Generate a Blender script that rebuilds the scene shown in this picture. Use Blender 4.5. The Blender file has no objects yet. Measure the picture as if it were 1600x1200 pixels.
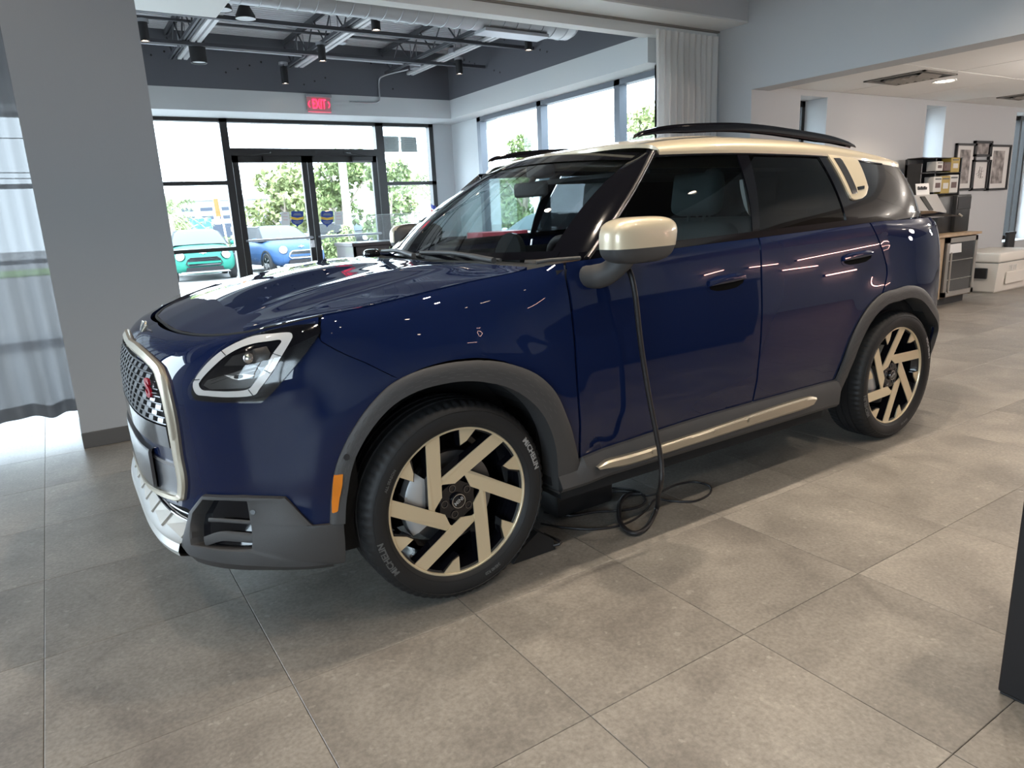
import bpy, bmesh, math, random
import numpy as np
from mathutils import Vector, Matrix
random.seed(7); RNG = np.random.default_rng(7)
S = bpy.context.scene
COL = S.collection
PI = math.pi
# ------------------------------------------------------------------ camera
FPX = 1094.515
YAW, PIT, ROL = -2.1372, 0.2394, -0.0475
CAM = np.array([1.0346, 2.8747, 1.3048])
FW = np.array([math.cos(YAW)*math.cos(PIT), math.sin(YAW)*math.cos(PIT), -math.sin(PIT)])
_r = np.array([math.sin(YAW), -math.cos(YAW), 0.0]); _u = np.cross(_r, FW)
RT = math.cos(ROL)*_r + math.sin(ROL)*_u
UP = -math.sin(ROL)*_r + math.cos(ROL)*_u
cd = bpy.data.cameras.new('camera'); cam = bpy.data.objects.new('camera', cd); COL.objects.link(cam)
cd.sensor_width = 36.0; cd.lens = FPX/1600*36.0; cd.clip_start = 0.05; cd.clip_end = 600
m4 = Matrix.Identity(4)
for i in range(3):
    m4[i][0] = RT[i]; m4[i][1] = UP[i]; m4[i][2] = -FW[i]; m4[i][3] = CAM[i]
cam.matrix_world = m4
S.camera = cam
# ------------------------------------------------------------------ world, sun, exposure
w = bpy.data.worlds.new('sky'); S.world = w; w.use_nodes = True
nt = w.node_tree; nt.nodes.clear()
wo = nt.nodes.new('ShaderNodeOutputWorld'); bg = nt.nodes.new('ShaderNodeBackground')
bg.inputs['Color'].default_value = (0.72, 0.87, 1.0, 1); bg.inputs['Strength'].default_value = 7.6
nt.links.new(bg.outputs[0], wo.inputs[0])
sd = bpy.data.lights.new('sun', 'SUN'); sd.energy = 3.0; sd.angle = 0.02; sd.color = (1.0, 0.95, 0.86)
sun = bpy.data.objects.new('sun', sd); COL.objects.link(sun)
sun.rotation_euler = Vector((-0.25, -0.62, -1.0)).to_track_quat('-Z', 'Y').to_euler(); sun.location = (3, 8, 12)
S.view_settings.view_transform = 'Standard'; S.view_settings.look = 'None'
S.view_settings.gamma = 1.0; S.view_settings.use_curve_mapping = False
S.view_settings.exposure = 0.90
S.cycles.use_denoising = True
S.cycles.max_bounces = 10; S.cycles.diffuse_bounces = 4; S.cycles.glossy_bounces = 4
S.cycles.transparent_max_bounces = 16; S.cycles.transmission_bounces = 6
S.cycles.sample_clamp_indirect = 6.0; S.cycles.caustics_reflective = False; S.cycles.caustics_refractive = False
def area_portal(name, loc, rot, sx, sy):
    d = bpy.data.lights.new(name, 'AREA'); d.shape = 'RECTANGLE'; d.size = sx; d.size_y = sy
    d.cycles.is_portal = True
    o = bpy.data.objects.new(name, d); COL.objects.link(o); o.location = loc; o.rotation_euler = rot
area_portal('portal_back', (-0.8, -7.3, 1.35), (PI/2, 0, 0), 7.4, 2.7)
area_portal('portal_right', (-4.62, -4.4, 1.35), (PI/2, 0, -PI/2), 4.0, 2.7)
area_portal('portal_front', (5.25, 5.3, 1.8), (PI/2, 0, PI/2), 5.4, 1.9)
area_portal('portal_left', (3.08, -4.8, 1.35), (PI/2, 0, PI/2), 4.6, 2.7)

# ------------------------------------------------------------------ materials
M = {}
def mat(name, col, rough=0.6, metal=0.0, coat=0.0, coat_rough=0.03, emit=None, estr=0.0, noise=0.0, nscale=20.0,
        bump=0.0, bscale=200.0, spec=0.5, rand=0.0, sheen=0.0):
    m = bpy.data.materials.new(name); m.use_nodes = True
    t = m.node_tree; b = t.nodes['Principled BSDF']
    c4 = (col[0], col[1], col[2], 1)
    b.inputs['Base Color'].default_value = c4
    b.inputs['Roughness'].default_value = rough; b.inputs['Metallic'].default_value = metal
    b.inputs['Coat Weight'].default_value = coat; b.inputs['Coat Roughness'].default_value = coat_rough
    b.inputs['Specular IOR Level'].default_value = spec
    if emit: b.inputs['Emission Color'].default_value = (emit[0], emit[1], emit[2], 1); b.inputs['Emission Strength'].default_value = estr
    tc = None
    if noise or bump: tc = t.nodes.new('ShaderNodeTexCoord')
    last = None
    if noise:
        n = t.nodes.new('ShaderNodeTexNoise'); n.inputs['Scale'].default_value = nscale; n.inputs['Detail'].default_value = 5
        t.links.new(tc.outputs['Object'], n.inputs['Vector'])
        mr = t.nodes.new('ShaderNodeMapRange'); mr.inputs[1].default_value = 0.3; mr.inputs[2].default_value = 0.7
        mr.inputs[3].default_value = 1-noise; mr.inputs[4].default_value = 1+noise
        t.links.new(n.outputs['Fac'], mr.inputs[0])
        mx = t.nodes.new('ShaderNodeVectorMath'); mx.operation = 'SCALE'; mx.inputs[0].default_value = col
        t.links.new(mr.outputs[0], mx.inputs['Scale']); last = mx.outputs[0]
    if rand:
        oi = t.nodes.new('ShaderNodeObjectInfo'); mr = t.nodes.new('ShaderNodeMapRange')
        mr.inputs[3].default_value = 1-rand; mr.inputs[4].default_value = 1+rand
        t.links.new(oi.outputs['Random'], mr.inputs[0])
        mx = t.nodes.new('ShaderNodeVectorMath'); mx.operation = 'SCALE'
        if last: t.links.new(last, mx.inputs[0])
        else: mx.inputs[0].default_value = col
        t.links.new(mr.outputs[0], mx.inputs['Scale']); last = mx.outputs[0]
    if last: t.links.new(last, b.inputs['Base Color'])
    if bump:
        n = t.nodes.new('ShaderNodeTexNoise'); n.inputs['Scale'].default_value = bscale; n.inputs['Detail'].default_value = 3
        t.links.new(tc.outputs['Object'], n.inputs['Vector'])
        bp_ = t.nodes.new('ShaderNodeBump'); bp_.inputs['Strength'].default_value = bump; bp_.inputs['Distance'].default_value = 0.01
        t.links.new(n.outputs['Fac'], bp_.inputs['Height']); t.links.new(bp_.outputs[0], b.inputs['Normal'])
    M[name] = m; return m
def glass_mat(name, tint, gloss=1.0, ior=1.5, haze=0.0):
    m = bpy.data.materials.new(name); m.use_nodes = True; t = m.node_tree; t.nodes.clear()
    o = t.nodes.new('ShaderNodeOutputMaterial'); tr = t.nodes.new('ShaderNodeBsdfTransparent'); tr.inputs[0].default_value = (*tint, 1)
    g = t.nodes.new('ShaderNodeBsdfGlossy'); g.inputs['Roughness'].default_value = 0.0; g.inputs[0].default_value = (gloss, gloss, gloss, 1)
    ge = t.nodes.new('ShaderNodeNewGeometry'); dt = t.nodes.new('ShaderNodeVectorMath'); dt.operation = 'DOT_PRODUCT'
    t.links.new(ge.outputs['Incoming'], dt.inputs[0]); t.links.new(ge.outputs['Normal'], dt.inputs[1])
    def mth(op, a, b=None):
        n = t.nodes.new('ShaderNodeMath'); n.operation = op
        if isinstance(a, (int, float)): n.inputs[0].default_value = a
        else: t.links.new(a, n.inputs[0])
        if b is not None:
            if isinstance(b, (int, float)): n.inputs[1].default_value = b
            else: t.links.new(b, n.inputs[1])
        return n.outputs[0]
    f0 = ((ior-1)/(ior+1))**2; sch = mth('ADD', mth('MULTIPLY', mth('POWER', mth('SUBTRACT', 1.0, mth('ABSOLUTE', dt.outputs['Value'])), 5.0), 1-f0), f0)
    mx = t.nodes.new('ShaderNodeMixShader')
    t.links.new(sch, mx.inputs[0]); t.links.new(tr.outputs[0], mx.inputs[1]); t.links.new(g.outputs[0], mx.inputs[2])
    last = mx.outputs[0]
    if haze:
        d = t.nodes.new('ShaderNodeBsdfDiffuse'); d.inputs[0].default_value = (0.8, 0.8, 0.8, 1)
        m2 = t.nodes.new('ShaderNodeMixShader'); m2.inputs[0].default_value = haze
        t.links.new(last, m2.inputs[1]); t.links.new(d.outputs[0], m2.inputs[2]); last = m2.outputs[0]
    t.links.new(last, o.inputs[0]); M[name] = m; return m
# ------------------------------------------------------------------ pixel ray helper: where a sight line meets a real plane of the room
def ray(px, py): return FW + (px-800)/FPX*RT + (600-py)/FPX*UP
def at(px, py, ax, v):
    d = ray(px, py); t = (v-CAM[ax])/d[ax]; return CAM+t*d
def proj(P):
    d = np.asarray(P, float)-CAM; w_ = d@FW
    return np.stack([800+FPX*(d@RT)/w_, 600-FPX*(d@UP)/w_], -1)
# ------------------------------------------------------------------ mesh builder
ORG = {}
class MB:
    def __init__(s): s.v = []; s.f = []; s.mi = []; s.M = None; s.cur = 0
    def add(s, V, F):
        o = len(s.v)
        V = np.asarray(V, float)
        if s.M is not None:
            A = np.array(s.M); V = V@A[:3, :3].T+A[:3, 3]
        s.v.extend(V.tolist()); s.f.extend([tuple(i+o for i in f) for f in F]); s.mi.extend([s.cur]*len(F)); return s
    def box(s, lo, hi):
        x0, y0, z0 = lo; x1, y1, z1 = hi
        if x0 > x1: x0, x1 = x1, x0
        if y0 > y1: y0, y1 = y1, y0
        if z0 > z1: z0, z1 = z1, z0
        V = [(x0,y0,z0),(x1,y0,z0),(x1,y1,z0),(x0,y1,z0),(x0,y0,z1),(x1,y0,z1),(x1,y1,z1),(x0,y1,z1)]
        return s.add(V, [(0,3,2,1),(4,5,6,7),(0,1,5,4),(1,2,6,5),(2,3,7,6),(3,0,4,7)])
    def bbox(s, lo, hi, b=0.01, seg=2):   # bevelled box
        lo = np.minimum(lo, hi).astype(float) if True else lo; hi2 = np.maximum(lo, hi)
        bm = bmesh.new(); bmesh.ops.create_cube(bm, size=1.0)
        lo_ = np.array(lo, float); c = (lo_+hi2)/2; d = hi2-lo_
        for v in bm.verts: v.co = Vector((c[0]+v.co.x*d[0], c[1]+v.co.y*d[1], c[2]+v.co.z*d[2]))
        bmesh.ops.bevel(bm, geom=bm.edges[:], offset=min(b, min(d)*0.49), segments=seg, affect='EDGES', profile=0.5)
        bm.verts.index_update()
        s.add([v.co[:] for v in bm.verts], [tuple(v.index for v in f.verts) for f in bm.faces]); bm.free(); return s
    def tube(s, pts, r, seg=10, cap=True, closed=False):
        P = np.asarray(pts, float); n = len(P)
        R = np.full(n, r) if np.isscalar(r) else np.asarray(r, float)
        T = np.zeros_like(P)
        for i in range(n):
            a = P[(i-1) % n] if (closed or i > 0) else P[i]; b = P[(i+1) % n] if (closed or i < n-1) else P[i]
            t = b-a; T[i] = t/(np.linalg.norm(t)+1e-12)
        ref = np.array([0, 0, 1.0]) if abs(T[0][2]) < 0.9 else np.array([1.0, 0, 0])
        u = np.cross(T[0], ref); u /= np.linalg.norm(u); V = []
        for i in range(n):
            u = u-T[i]*(u@T[i]); u /= np.linalg.norm(u)+1e-12; w_ = np.cross(T[i], u)
            for k in range(seg):
                a = 2*PI*k/seg; V.append(P[i]+R[i]*(math.cos(a)*u+math.sin(a)*w_))
        F = []
        for i in range(n if closed else n-1):
            j = (i+1) % n
            for k in range(seg):
                l = (k+1) % seg; F.append((i*seg+k, i*seg+l, j*seg+l, j*seg+k))
        if cap and not closed:
            F.append(tuple(range(seg-1, -1, -1))); F.append(tuple((n-1)*seg+k for k in range(seg)))
        return s.add(V, F)
    def cyl(s, p0, p1, r, seg=20, r1=None):
        return s.tube([p0, p1], [r, r if r1 is None else r1], seg)
    def lathe(s, prof, c=(0,0,0), axis=2, seg=32, a0=0.0, a1=2*PI):
        full = abs(a1-a0-2*PI) < 1e-6; V = []; F = []; n = len(prof); m = seg if full else seg+1
        for k in range(m):
            a = a0+(a1-a0)*k/seg; ca, sa = math.cos(a), math.sin(a)
            for (r, h) in prof:
                if axis == 2: V.append((c[0]+r*ca, c[1]+r*sa, c[2]+h))
                elif axis == 1: V.append((c[0]+r*ca, c[1]+h, c[2]+r*sa))
                else: V.append((c[0]+h, c[1]+r*ca, c[2]+r*sa))
        for k in range(seg):
            l = (k+1) % m
            for i in range(n-1):
                q = (k*n+i, k*n+i+1, l*n+i+1, l*n+i)
                F.append(q if axis == 1 else q[::-1])
        return s.add(V, F)
    def grid(s, G, flip=False):
        G = np.asarray(G, float); a, b = G.shape[:2]
        F = []
        for i in range(a-1):
            for j in range(b-1):
                q = (i*b+j, (i+1)*b+j, (i+1)*b+j+1, i*b+j+1); F.append(q[::-1] if flip else q)
        return s.add(G.reshape(-1, 3), F)
    def shell(s, G, off):   # grid with thickness: off is a per-vertex offset vector array
        G = np.asarray(G, float); H = G+off; a, b = G.shape[:2]
        s.grid(G); s.grid(H, True)
        idx = [(i, 0) for i in range(a)]+[(a-1, j) for j in range(1, b)]+[(i, b-1) for i in range(a-2, -1, -1)]+[(0, j) for j in range(b-2, 0, -1)]
        V = [G[i, j] for i, j in idx]+[H[i, j] for i, j in idx]; n = len(idx)
        F = [(k, n+k, n+(k+1) % n, (k+1) % n) for k in range(n)]
        return s.add(V, F)
    def prism(s, poly, d):  # planar polygon list of 3d pts, extruded by vector d
        P = np.asarray(poly, float); n = len(P); V = np.concatenate([P, P+np.asarray(d, float)])
        F = [tuple(range(n)), tuple(range(2*n-1, n-1, -1))]+[(k, (k+1) % n, n+(k+1) % n, n+k)[::-1] for k in range(n)]
        return s.add(V, F)
    def build(s, name, mats, parent=None, smooth=0, kind=None, label=None):
        me = bpy.data.meshes.new(name)
        V = np.asarray(s.v, float)
        org = ORG.get(parent.name, np.zeros(3)) if parent else np.zeros(3)
        me.from_pydata((V-org).tolist(), [], s.f); 
        if not isinstance(mats, (list, tuple)): mats = [mats]
        for m in mats: me.materials.append(M[m] if isinstance(m, str) else m)
        if len(mats) > 1: me.polygons.foreach_set('material_index', s.mi)
        if smooth:
            me.polygons.foreach_set('use_smooth', [True]*len(me.polygons))
            me.set_sharp_from_angle(angle=math.radians(smooth))
        me.validate(); me.update()
        o = bpy.data.objects.new(name, me); COL.objects.link(o)
        if parent: o.parent = parent
        ORG[o.name] = org
        if kind: o['kind'] = kind
        if label: o['label'] = label
        return o
def recalc(o):
    bm = bmesh.new(); bm.from_mesh(o.data); bmesh.ops.recalc_face_normals(bm, faces=bm.faces[:]); bm.to_mesh(o.data); bm.free(); return o
def tag(o, label, cat, group=None):
    o['label'] = label; o['category'] = cat
    if group: o['group'] = group
    return o
def thing(name, label, cat, loc=(0, 0, 0), group=None):
    o = bpy.data.objects.new(name, None); COL.objects.link(o); o.location = loc; o.empty_display_size = 0.1
    ORG[o.name] = np.array(loc, float); return tag(o, label, cat, group)
def sub(name, parent):
    o = bpy.data.objects.new(name, None); COL.objects.link(o); o.parent = parent; ORG[o.name] = ORG[parent.name]; return o
def dup(o, loc=None, rotz=None, parent=None, label=None, group=None):
    c = o.copy(); COL.objects.link(c)
    if parent is not None: c.parent = parent
    if loc is not None: c.location = loc
    if rotz is not None: c.rotation_euler = (0, 0, rotz)
    if label: c['label'] = label
    if group: c['group'] = group
    ORG[c.name] = ORG[o.name]
    for ch in list(o.children): dup(ch, parent=c)
    return c
def struct(o): o['kind'] = 'structure'; return o
def text_geo(txt, size=1.0, ext=0.0, res=3, bold=0.0):
    cu = bpy.data.curves.new('t', 'FONT'); cu.body = txt; cu.size = size; cu.extrude = ext; cu.resolution_u = res; cu.offset = bold
    cu.align_x = 'CENTER'; cu.align_y = 'CENTER'
    o = bpy.data.objects.new('t', cu); COL.objects.link(o)
    dg = bpy.context.evaluated_depsgraph_get(); me = bpy.data.meshes.new_from_object(o.evaluated_get(dg))
    V = np.array([v.co[:] for v in me.vertices]); F = [tuple(p.vertices) for p in me.polygons]
    bpy.data.objects.remove(o); bpy.data.curves.remove(cu); bpy.data.meshes.remove(me)
    return V, F
def text_plane(txt, c, ux, uy, size, ext=0.001, bold=0.0):
    V, F = text_geo(txt, size, ext, 2, bold); ux = np.array(ux, float); uy = np.array(uy, float); n = np.cross(ux, uy)
    return np.array(c)+V[:, :1]*ux+V[:, 1:2]*uy+V[:, 2:3]*n, F
def cr(P, n):   # Catmull-Rom resample through points -> n samples, by arc length
    P = np.asarray(P, float); k = len(P)
    if k == 2: t = np.linspace(0, 1, n)[:, None]; return P[0]*(1-t)+P[1]*t
    Q = np.concatenate([[2*P[0]-P[1]], P, [2*P[-1]-P[-2]]]); out = []
    for i in range(1, k):
        p0, p1, p2, p3 = Q[i-1], Q[i], Q[i+1], Q[i+2]
        for t in np.linspace(0, 1, 16, endpoint=False):
            out.append(0.5*((2*p1)+(-p0+p2)*t+(2*p0-5*p1+4*p2-p3)*t*t+(-p0+3*p1-3*p2+p3)*t**3))
    out.append(P[-1]); out = np.array(out)
    return resamp(out, n)
def resamp(P, n):
    P = np.asarray(P, float); d = np.r_[0, np.cumsum(np.linalg.norm(np.diff(P, axis=0), axis=1))]
    t = np.linspace(0, d[-1], n); return np.stack([np.interp(t, d, P[:, k]) for k in range(P.shape[1])], -1)
def tfi(b, t, l, r):   # bottom/top sampled over u (n), left/right over v (m): returns (n,m,dim)
    n, m = len(b), len(l); u = np.linspace(0, 1, n)[:, None, None]; v = np.linspace(0, 1, m)[None, :, None]
    B, T = b[:, None], t[:, None]; L, R_ = l[None], r[None]
    return (1-v)*B+v*T+(1-u)*L+u*R_-((1-u)*(1-v)*b[0]+u*(1-v)*b[-1]+(1-u)*v*t[0]+u*v*t[-1])
SPOT_W = 62
mat('led_pink', (1, 1, 1), .5, emit=(1.0, .62, .52), estr=22.0); mat('led_strip', (1, 1, 1), .5, emit=(1.0, .50, .42), estr=26.0)
# ================================================================== materials of the room
mat('wall', (0.50, 0.51, 0.525), 0.75, bump=0.08, bscale=260)
mat('wall_white', (0.62, 0.645, 0.66), 0.7, bump=0.06, bscale=260)
mat('wall_dark', (0.12, 0.125, 0.145), 0.75, bump=0.1, bscale=160)
mat('soffit_white', (0.80, 0.81, 0.81), 0.55)
mat('beam_grey', (0.58, 0.58, 0.60), 0.7, bump=0.05, bscale=260)
mat('deck', (0.74, 0.75, 0.78), 0.55, metal=0.2)
mat('steel_dark', (0.07, 0.073, 0.085), 0.55, metal=0.2)
mat('strut_white', (0.72, 0.73, 0.76), 0.35, metal=0.1)
mat('conduit', (0.42, 0.43, 0.46), 0.4, metal=0.6)
mat('duct', (0.44, 0.45, 0.48), 0.42, metal=0.55)
mat('black_metal', (0.012, 0.012, 0.014), 0.45)
mat('frame_dark', (0.022, 0.020, 0.020), 0.42)
mat('frame_blue', (0.12, 0.135, 0.16), 0.4, metal=0.3)
mat('base_grey', (0.13, 0.125, 0.12), 0.55)
mat('ceil_tile', (0.82, 0.80, 0.775), 0.9, bump=0.15, bscale=400)
mat('ceil_main', (0.10, 0.10, 0.105), 0.8)
mat('grid_dark', (0.24, 0.22, 0.20), 0.7)
mat('grout', (0.115, 0.105, 0.095), 0.9)
mat('grille_dark', (0.06, 0.055, 0.05), 0.6)
mat('lamp_warm', (1, 1, 1), 0.5, emit=(1.0, 0.80, 0.62), estr=14.0)
mat('lamp_off', (0.62, 0.64, 0.68), 0.4)
mat('red_glow', (0.8, 0.05, 0.1), 0.5, emit=(1.0, 0.03, 0.10), estr=1.6)
mat('sign_white', (0.75, 0.72, 0.72), 0.5)
mat('acrylic_glow', (0.7, 0.35, 0.38), 0.3)
glass_mat('pane', (0.97, 0.99, 0.985), 0.9)
glass_mat('plexi', (0.90, 0.93, 0.94), 0.8, haze=0.10)
def floor_mat():
    m = bpy.data.materials.new('floor_tile'); m.use_nodes = True; t = m.node_tree; b = t.nodes['Principled BSDF']; N = t.nodes.new
    tc = N('ShaderNodeTexCoord'); oi = N('ShaderNodeObjectInfo'); ad = N('ShaderNodeVectorMath'); ad.operation = 'ADD'
    sc = N('ShaderNodeVectorMath'); sc.operation = 'SCALE'; sc.inputs[0].default_value = (37, 53, 91)
    t.links.new(oi.outputs['Random'], sc.inputs['Scale']); t.links.new(tc.outputs['Object'], ad.inputs[0]); t.links.new(sc.outputs[0], ad.inputs[1])
    n1 = N('ShaderNodeTexNoise'); n1.inputs['Scale'].default_value = 2.6; n1.inputs['Detail'].default_value = 7; n1.inputs['Roughness'].default_value = 0.62; n1.inputs['Distortion'].default_value = 0.6
    n2 = N('ShaderNodeTexNoise'); n2.inputs['Scale'].default_value = 85; n2.inputs['Detail'].default_value = 4
    n3 = N('ShaderNodeTexNoise'); n3.inputs['Scale'].default_value = 30; n3.inputs['Detail'].default_value = 3
    for n in (n1, n2, n3): t.links.new(ad.outputs[0], n.inputs['Vector'])
    r1 = N('ShaderNodeValToRGB'); r1.color_ramp.elements[0].position = 0.30; r1.color_ramp.elements[0].color = (0.158, 0.142, 0.125, 1)
    r1.color_ramp.elements[1].position = 0.72; r1.color_ramp.elements[1].color = (0.300, 0.274, 0.240, 1)
    t.links.new(n1.outputs['Fac'], r1.inputs[0])
    mx = N('ShaderNodeMixRGB'); mx.blend_type = 'OVERLAY'; mx.inputs[0].default_value = 0.45
    t.links.new(r1.outputs[0], mx.inputs[1]); t.links.new(n2.outputs['Fac'], mx.inputs[2])
    sp = N('ShaderNodeValToRGB'); sp.color_ramp.elements[0].position = 0.66; sp.color_ramp.elements[0].color = (0, 0, 0, 1); sp.color_ramp.elements[1].position = 0.71; sp.color_ramp.elements[1].color = (1, 1, 1, 1)
    t.links.new(n3.outputs['Fac'], sp.inputs[0])
    mx2 = N('ShaderNodeMixRGB'); mx2.inputs[2].default_value = (0.44, 0.41, 0.36, 1); ms = N('ShaderNodeMath'); ms.operation = 'MULTIPLY'; ms.inputs[1].default_value = 0.34
    t.links.new(sp.outputs[0], ms.inputs[0]); t.links.new(ms.outputs[0], mx2.inputs[0]); t.links.new(mx.outputs[0], mx2.inputs[1])
    mr = N('ShaderNodeMapRange'); mr.inputs[3].default_value = 0.90; mr.inputs[4].default_value = 1.08
    t.links.new(oi.outputs['Random'], mr.inputs[0]); vs = N('ShaderNodeVectorMath'); vs.operation = 'SCALE'
    t.links.new(mx2.outputs[0], vs.inputs[0]); t.links.new(mr.outputs[0], vs.inputs['Scale']); t.links.new(vs.outputs[0], b.inputs['Base Color'])
    rr = N('ShaderNodeMapRange'); rr.inputs[3].default_value = 0.36; rr.inputs[4].default_value = 0.52; t.links.new(n1.outputs['Fac'], rr.inputs[0]); t.links.new(rr.outputs[0], b.inputs['Roughness'])
    bu = N('ShaderNodeBump'); bu.inputs['Strength'].default_value = 0.12; bu.inputs['Distance'].default_value = 0.004; t.links.new(n2.outputs['Fac'], bu.inputs['Height']); t.links.new(bu.outputs[0], b.inputs['Normal'])
    M['floor_tile'] = m
floor_mat()
def sheer_mat(name, col, dens, transl=0.5):
    m = bpy.data.materials.new(name); m.use_nodes = True; t = m.node_tree; t.nodes.clear(); N = t.nodes.new
    o = N('ShaderNodeOutputMaterial'); tr = N('ShaderNodeBsdfTransparent'); d = N('ShaderNodeBsdfDiffuse'); l = N('ShaderNodeBsdfTranslucent')
    d.inputs[0].default_value = (*col, 1); l.inputs[0].default_value = (*col, 1)
    a = N('ShaderNodeMixShader'); a.inputs[0].default_value = transl; t.links.new(d.outputs[0], a.inputs[1]); t.links.new(l.outputs[0], a.inputs[2])
    lw = N('ShaderNodeLayerWeight'); lw.inputs[0].default_value = 0.35; mr = N('ShaderNodeMapRange'); mr.inputs[3].default_value = dens; mr.inputs[4].default_value = 0.98
    t.links.new(lw.outputs['Facing'], mr.inputs[0]); b = N('ShaderNodeMixShader'); t.links.new(mr.outputs[0], b.inputs[0])
    t.links.new(tr.outputs[0], b.inputs[1]); t.links.new(a.outputs[0], b.inputs[2]); t.links.new(b.outputs[0], o.inputs[0]); M[name] = m
sheer_mat('sheer_grey', (0.26, 0.26, 0.275), 0.94, 0.22)
sheer_mat('sheer_beige', (0.90, 0.88, 0.86), 0.90, 0.30)
# ================================================================== floor: every tile that can be told apart
TS = 0.6128; GX, GY = 1.8766, 1.0051
floor = struct(MB().box((-16.5, -7.15, -0.10), (5.2, 9.2, -0.0035)).build('floor', 'grout'))
def tile_mesh():
    b = 0.0014; h = TS/2-0.0009; V = []; 
    for (e, z) in ((h, -0.003), (h, -0.0012), (h-b, 0.0)):
        V += [(-e, -e, z), (e, -e, z), (e, e, z), (-e, e, z)]
    F = [(8, 9, 10, 11)]
    for k in range(4):
        l = (k+1) % 4; F += [(k, l, 4+l, 4+k), (4+k, 4+l, 8+l, 8+k)]
    me = bpy.data.meshes.new('floor_tile'); me.from_pydata(V, [], F); me.materials.append(M['floor_tile']); return me
tm = tile_mesh(); cand = []
for i in range(-6, 31):
    for j in range(-14, 14):
        cx, cy = GX-(i+0.5)*TS, GY+(j+0.5)*TS
        if cx < -16.4 or cx > 5.1 or cy < -7.1 or cy > 9.1: continue
        d = np.array([cx, cy, 0])-CAM; dist = np.linalg.norm(d); wv = d@FW; vis = False
        if wv > 0.3:
            p = proj([[cx, cy, 0]])[0]; mg = 420/max(wv, .5); vis = -mg < p[0] < 1600+mg and 250 < p[1] < 1200+mg
        if cx < -5.2 and cy < -2.0: vis = False
        cand.append((0 if vis else 1, dist, cx, cy))
cand.sort()
rest = MB(); h = TS/2-0.0009
for k, (v, d, cx, cy) in enumerate(cand):
    if k < 290 and v == 0:
        o = bpy.data.objects.new('tile', tm); COL.objects.link(o); o.parent = floor; o.location = (cx, cy, 0)
    else: rest.box((cx-h, cy-h, -0.003), (cx+h, cy+h, 0))
rest.build('tile_field', 'floor_tile', floor, kind='stuff')
# ================================================================== shell
YB, XR = -7.2, -4.5          # glass planes of the two window walls
LY, LX = -6.55, -4.13        # faces of the lintels above them
XL = 3.0                     # glass plane of the left window wall
ZS, ZD, ZK = 2.66, 2.91, 3.52  # soffit, top of the pale band, roof deck
wb = MB(); wb.cur = 0
wb.box((-4.5, -7.5, ZS), (XL+.3, LY, ZD)); wb.box((-4.75, -7.36, -.1), (-4.14, YB+0.03, ZS))
wb.cur = 1; wb.box((-4.5, -7.5, ZD), (XL+.3, LY+.001, ZK+.3))
struct(wb.build('wall_back', ['wall_white', 'wall_dark']))
wr = MB(); wr.box((-4.75, LY-.01, ZS), (LX, -2.52, ZD)); wr.box((-4.75, -7.3, -.1), (XR+0.03, -6.30, ZS)); wr.box((-4.75, -2.60, -.1), (-4.3, -2.47, 3.4))
wr.box((-5.2, -2.60, -.1), (-4.3, -2.47, 3.4))
wr.cur = 1; wr.box((-4.75, LY-.01, ZD), (LX+.001, -2.52, ZK+.3))
struct(wr.build('wall_right', ['wall_white', 'wall_dark']))
wl = MB(); wl.box((XL-.3, LY, ZS), (XL+.3, -2.4, ZD)); wl.cur = 1; wl.box((XL-.301, LY, ZD), (XL+.3, -2.4, ZK+.3))
struct(wl.build('wall_left', ['wall_white', 'wall_dark']))
# wall with the wide opening to the side room, and its pier
wh = MB(); wh.box((-5.26, -2.44, 2.37), (-5.0, 9.2, 4.0)); wh.box((-5.26, -2.44, -.1), (-5.0, -1.98, 2.37)); wh.box((-5.26, 5.2, -.1), (-5.0, 9.2, 2.37))
struct(wh.build('wall_side', 'wall'))
fr = MB(); fr.box((-5.1, 8.9, -.1), (5.3, 9.2, 4.0)); fr.box((5.0, -2.4, 2.75), (5.3, 9.2, 4.0)); fr.box((5.0, -2.4, -.1), (5.3, 2.6, 2.75)); fr.box((5.0, 8.0, -.1), (5.3, 9.2, 2.75)); fr.box((5.0, 2.6, -.1), (5.3, 8.0, .85)); struct(fr.build('wall_front', 'wall'))
cl = MB(); cl.box((-5.26, -2.44, 3.95), (5.3, 9.2, 4.15)); struct(cl.build('ceiling', 'ceil_main'))
bm_ = MB(); bm_.box((-5.0, -2.42, 3.0), (5.1, -2.05, 3.96)); beam = struct(bm_.build('trim_beam', 'beam_grey'))
t2 = MB(); t2.box((-5.0, -2.40, 2.985), (5.1, -2.052, 3.0005)); t2.box((-5.0, -2.56, 2.885), (5.1, -2.43, 3.1)); t2.build('soffit_board', 'soffit_white', beam)
t3 = MB(); t3.box((-5.0, -2.43, 2.97), (5.1, -2.395, 3.02)); t3.build('curtain_track', 'grid_dark', beam)
sb = MB(); sb.bbox((-.37, -3.40, 2.895), (2.2, -2.56, 3.10), .006); struct(sb.build('trim_soffit_box', 'soffit_white'))
cm = MB(); cm.box((.372, -2.52, 0), (1.052, -2.09, 3.0)); colm = struct(cm.build('wall_column', 'wall'))
cb = MB(); cb.bbox((.366, -2.526, 0), (1.058, -2.082, .10), .004); struct(cb.build('baseboard_column', 'base_grey'))
mat('jamb_white', (0.72, 0.74, 0.76), .6)
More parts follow.
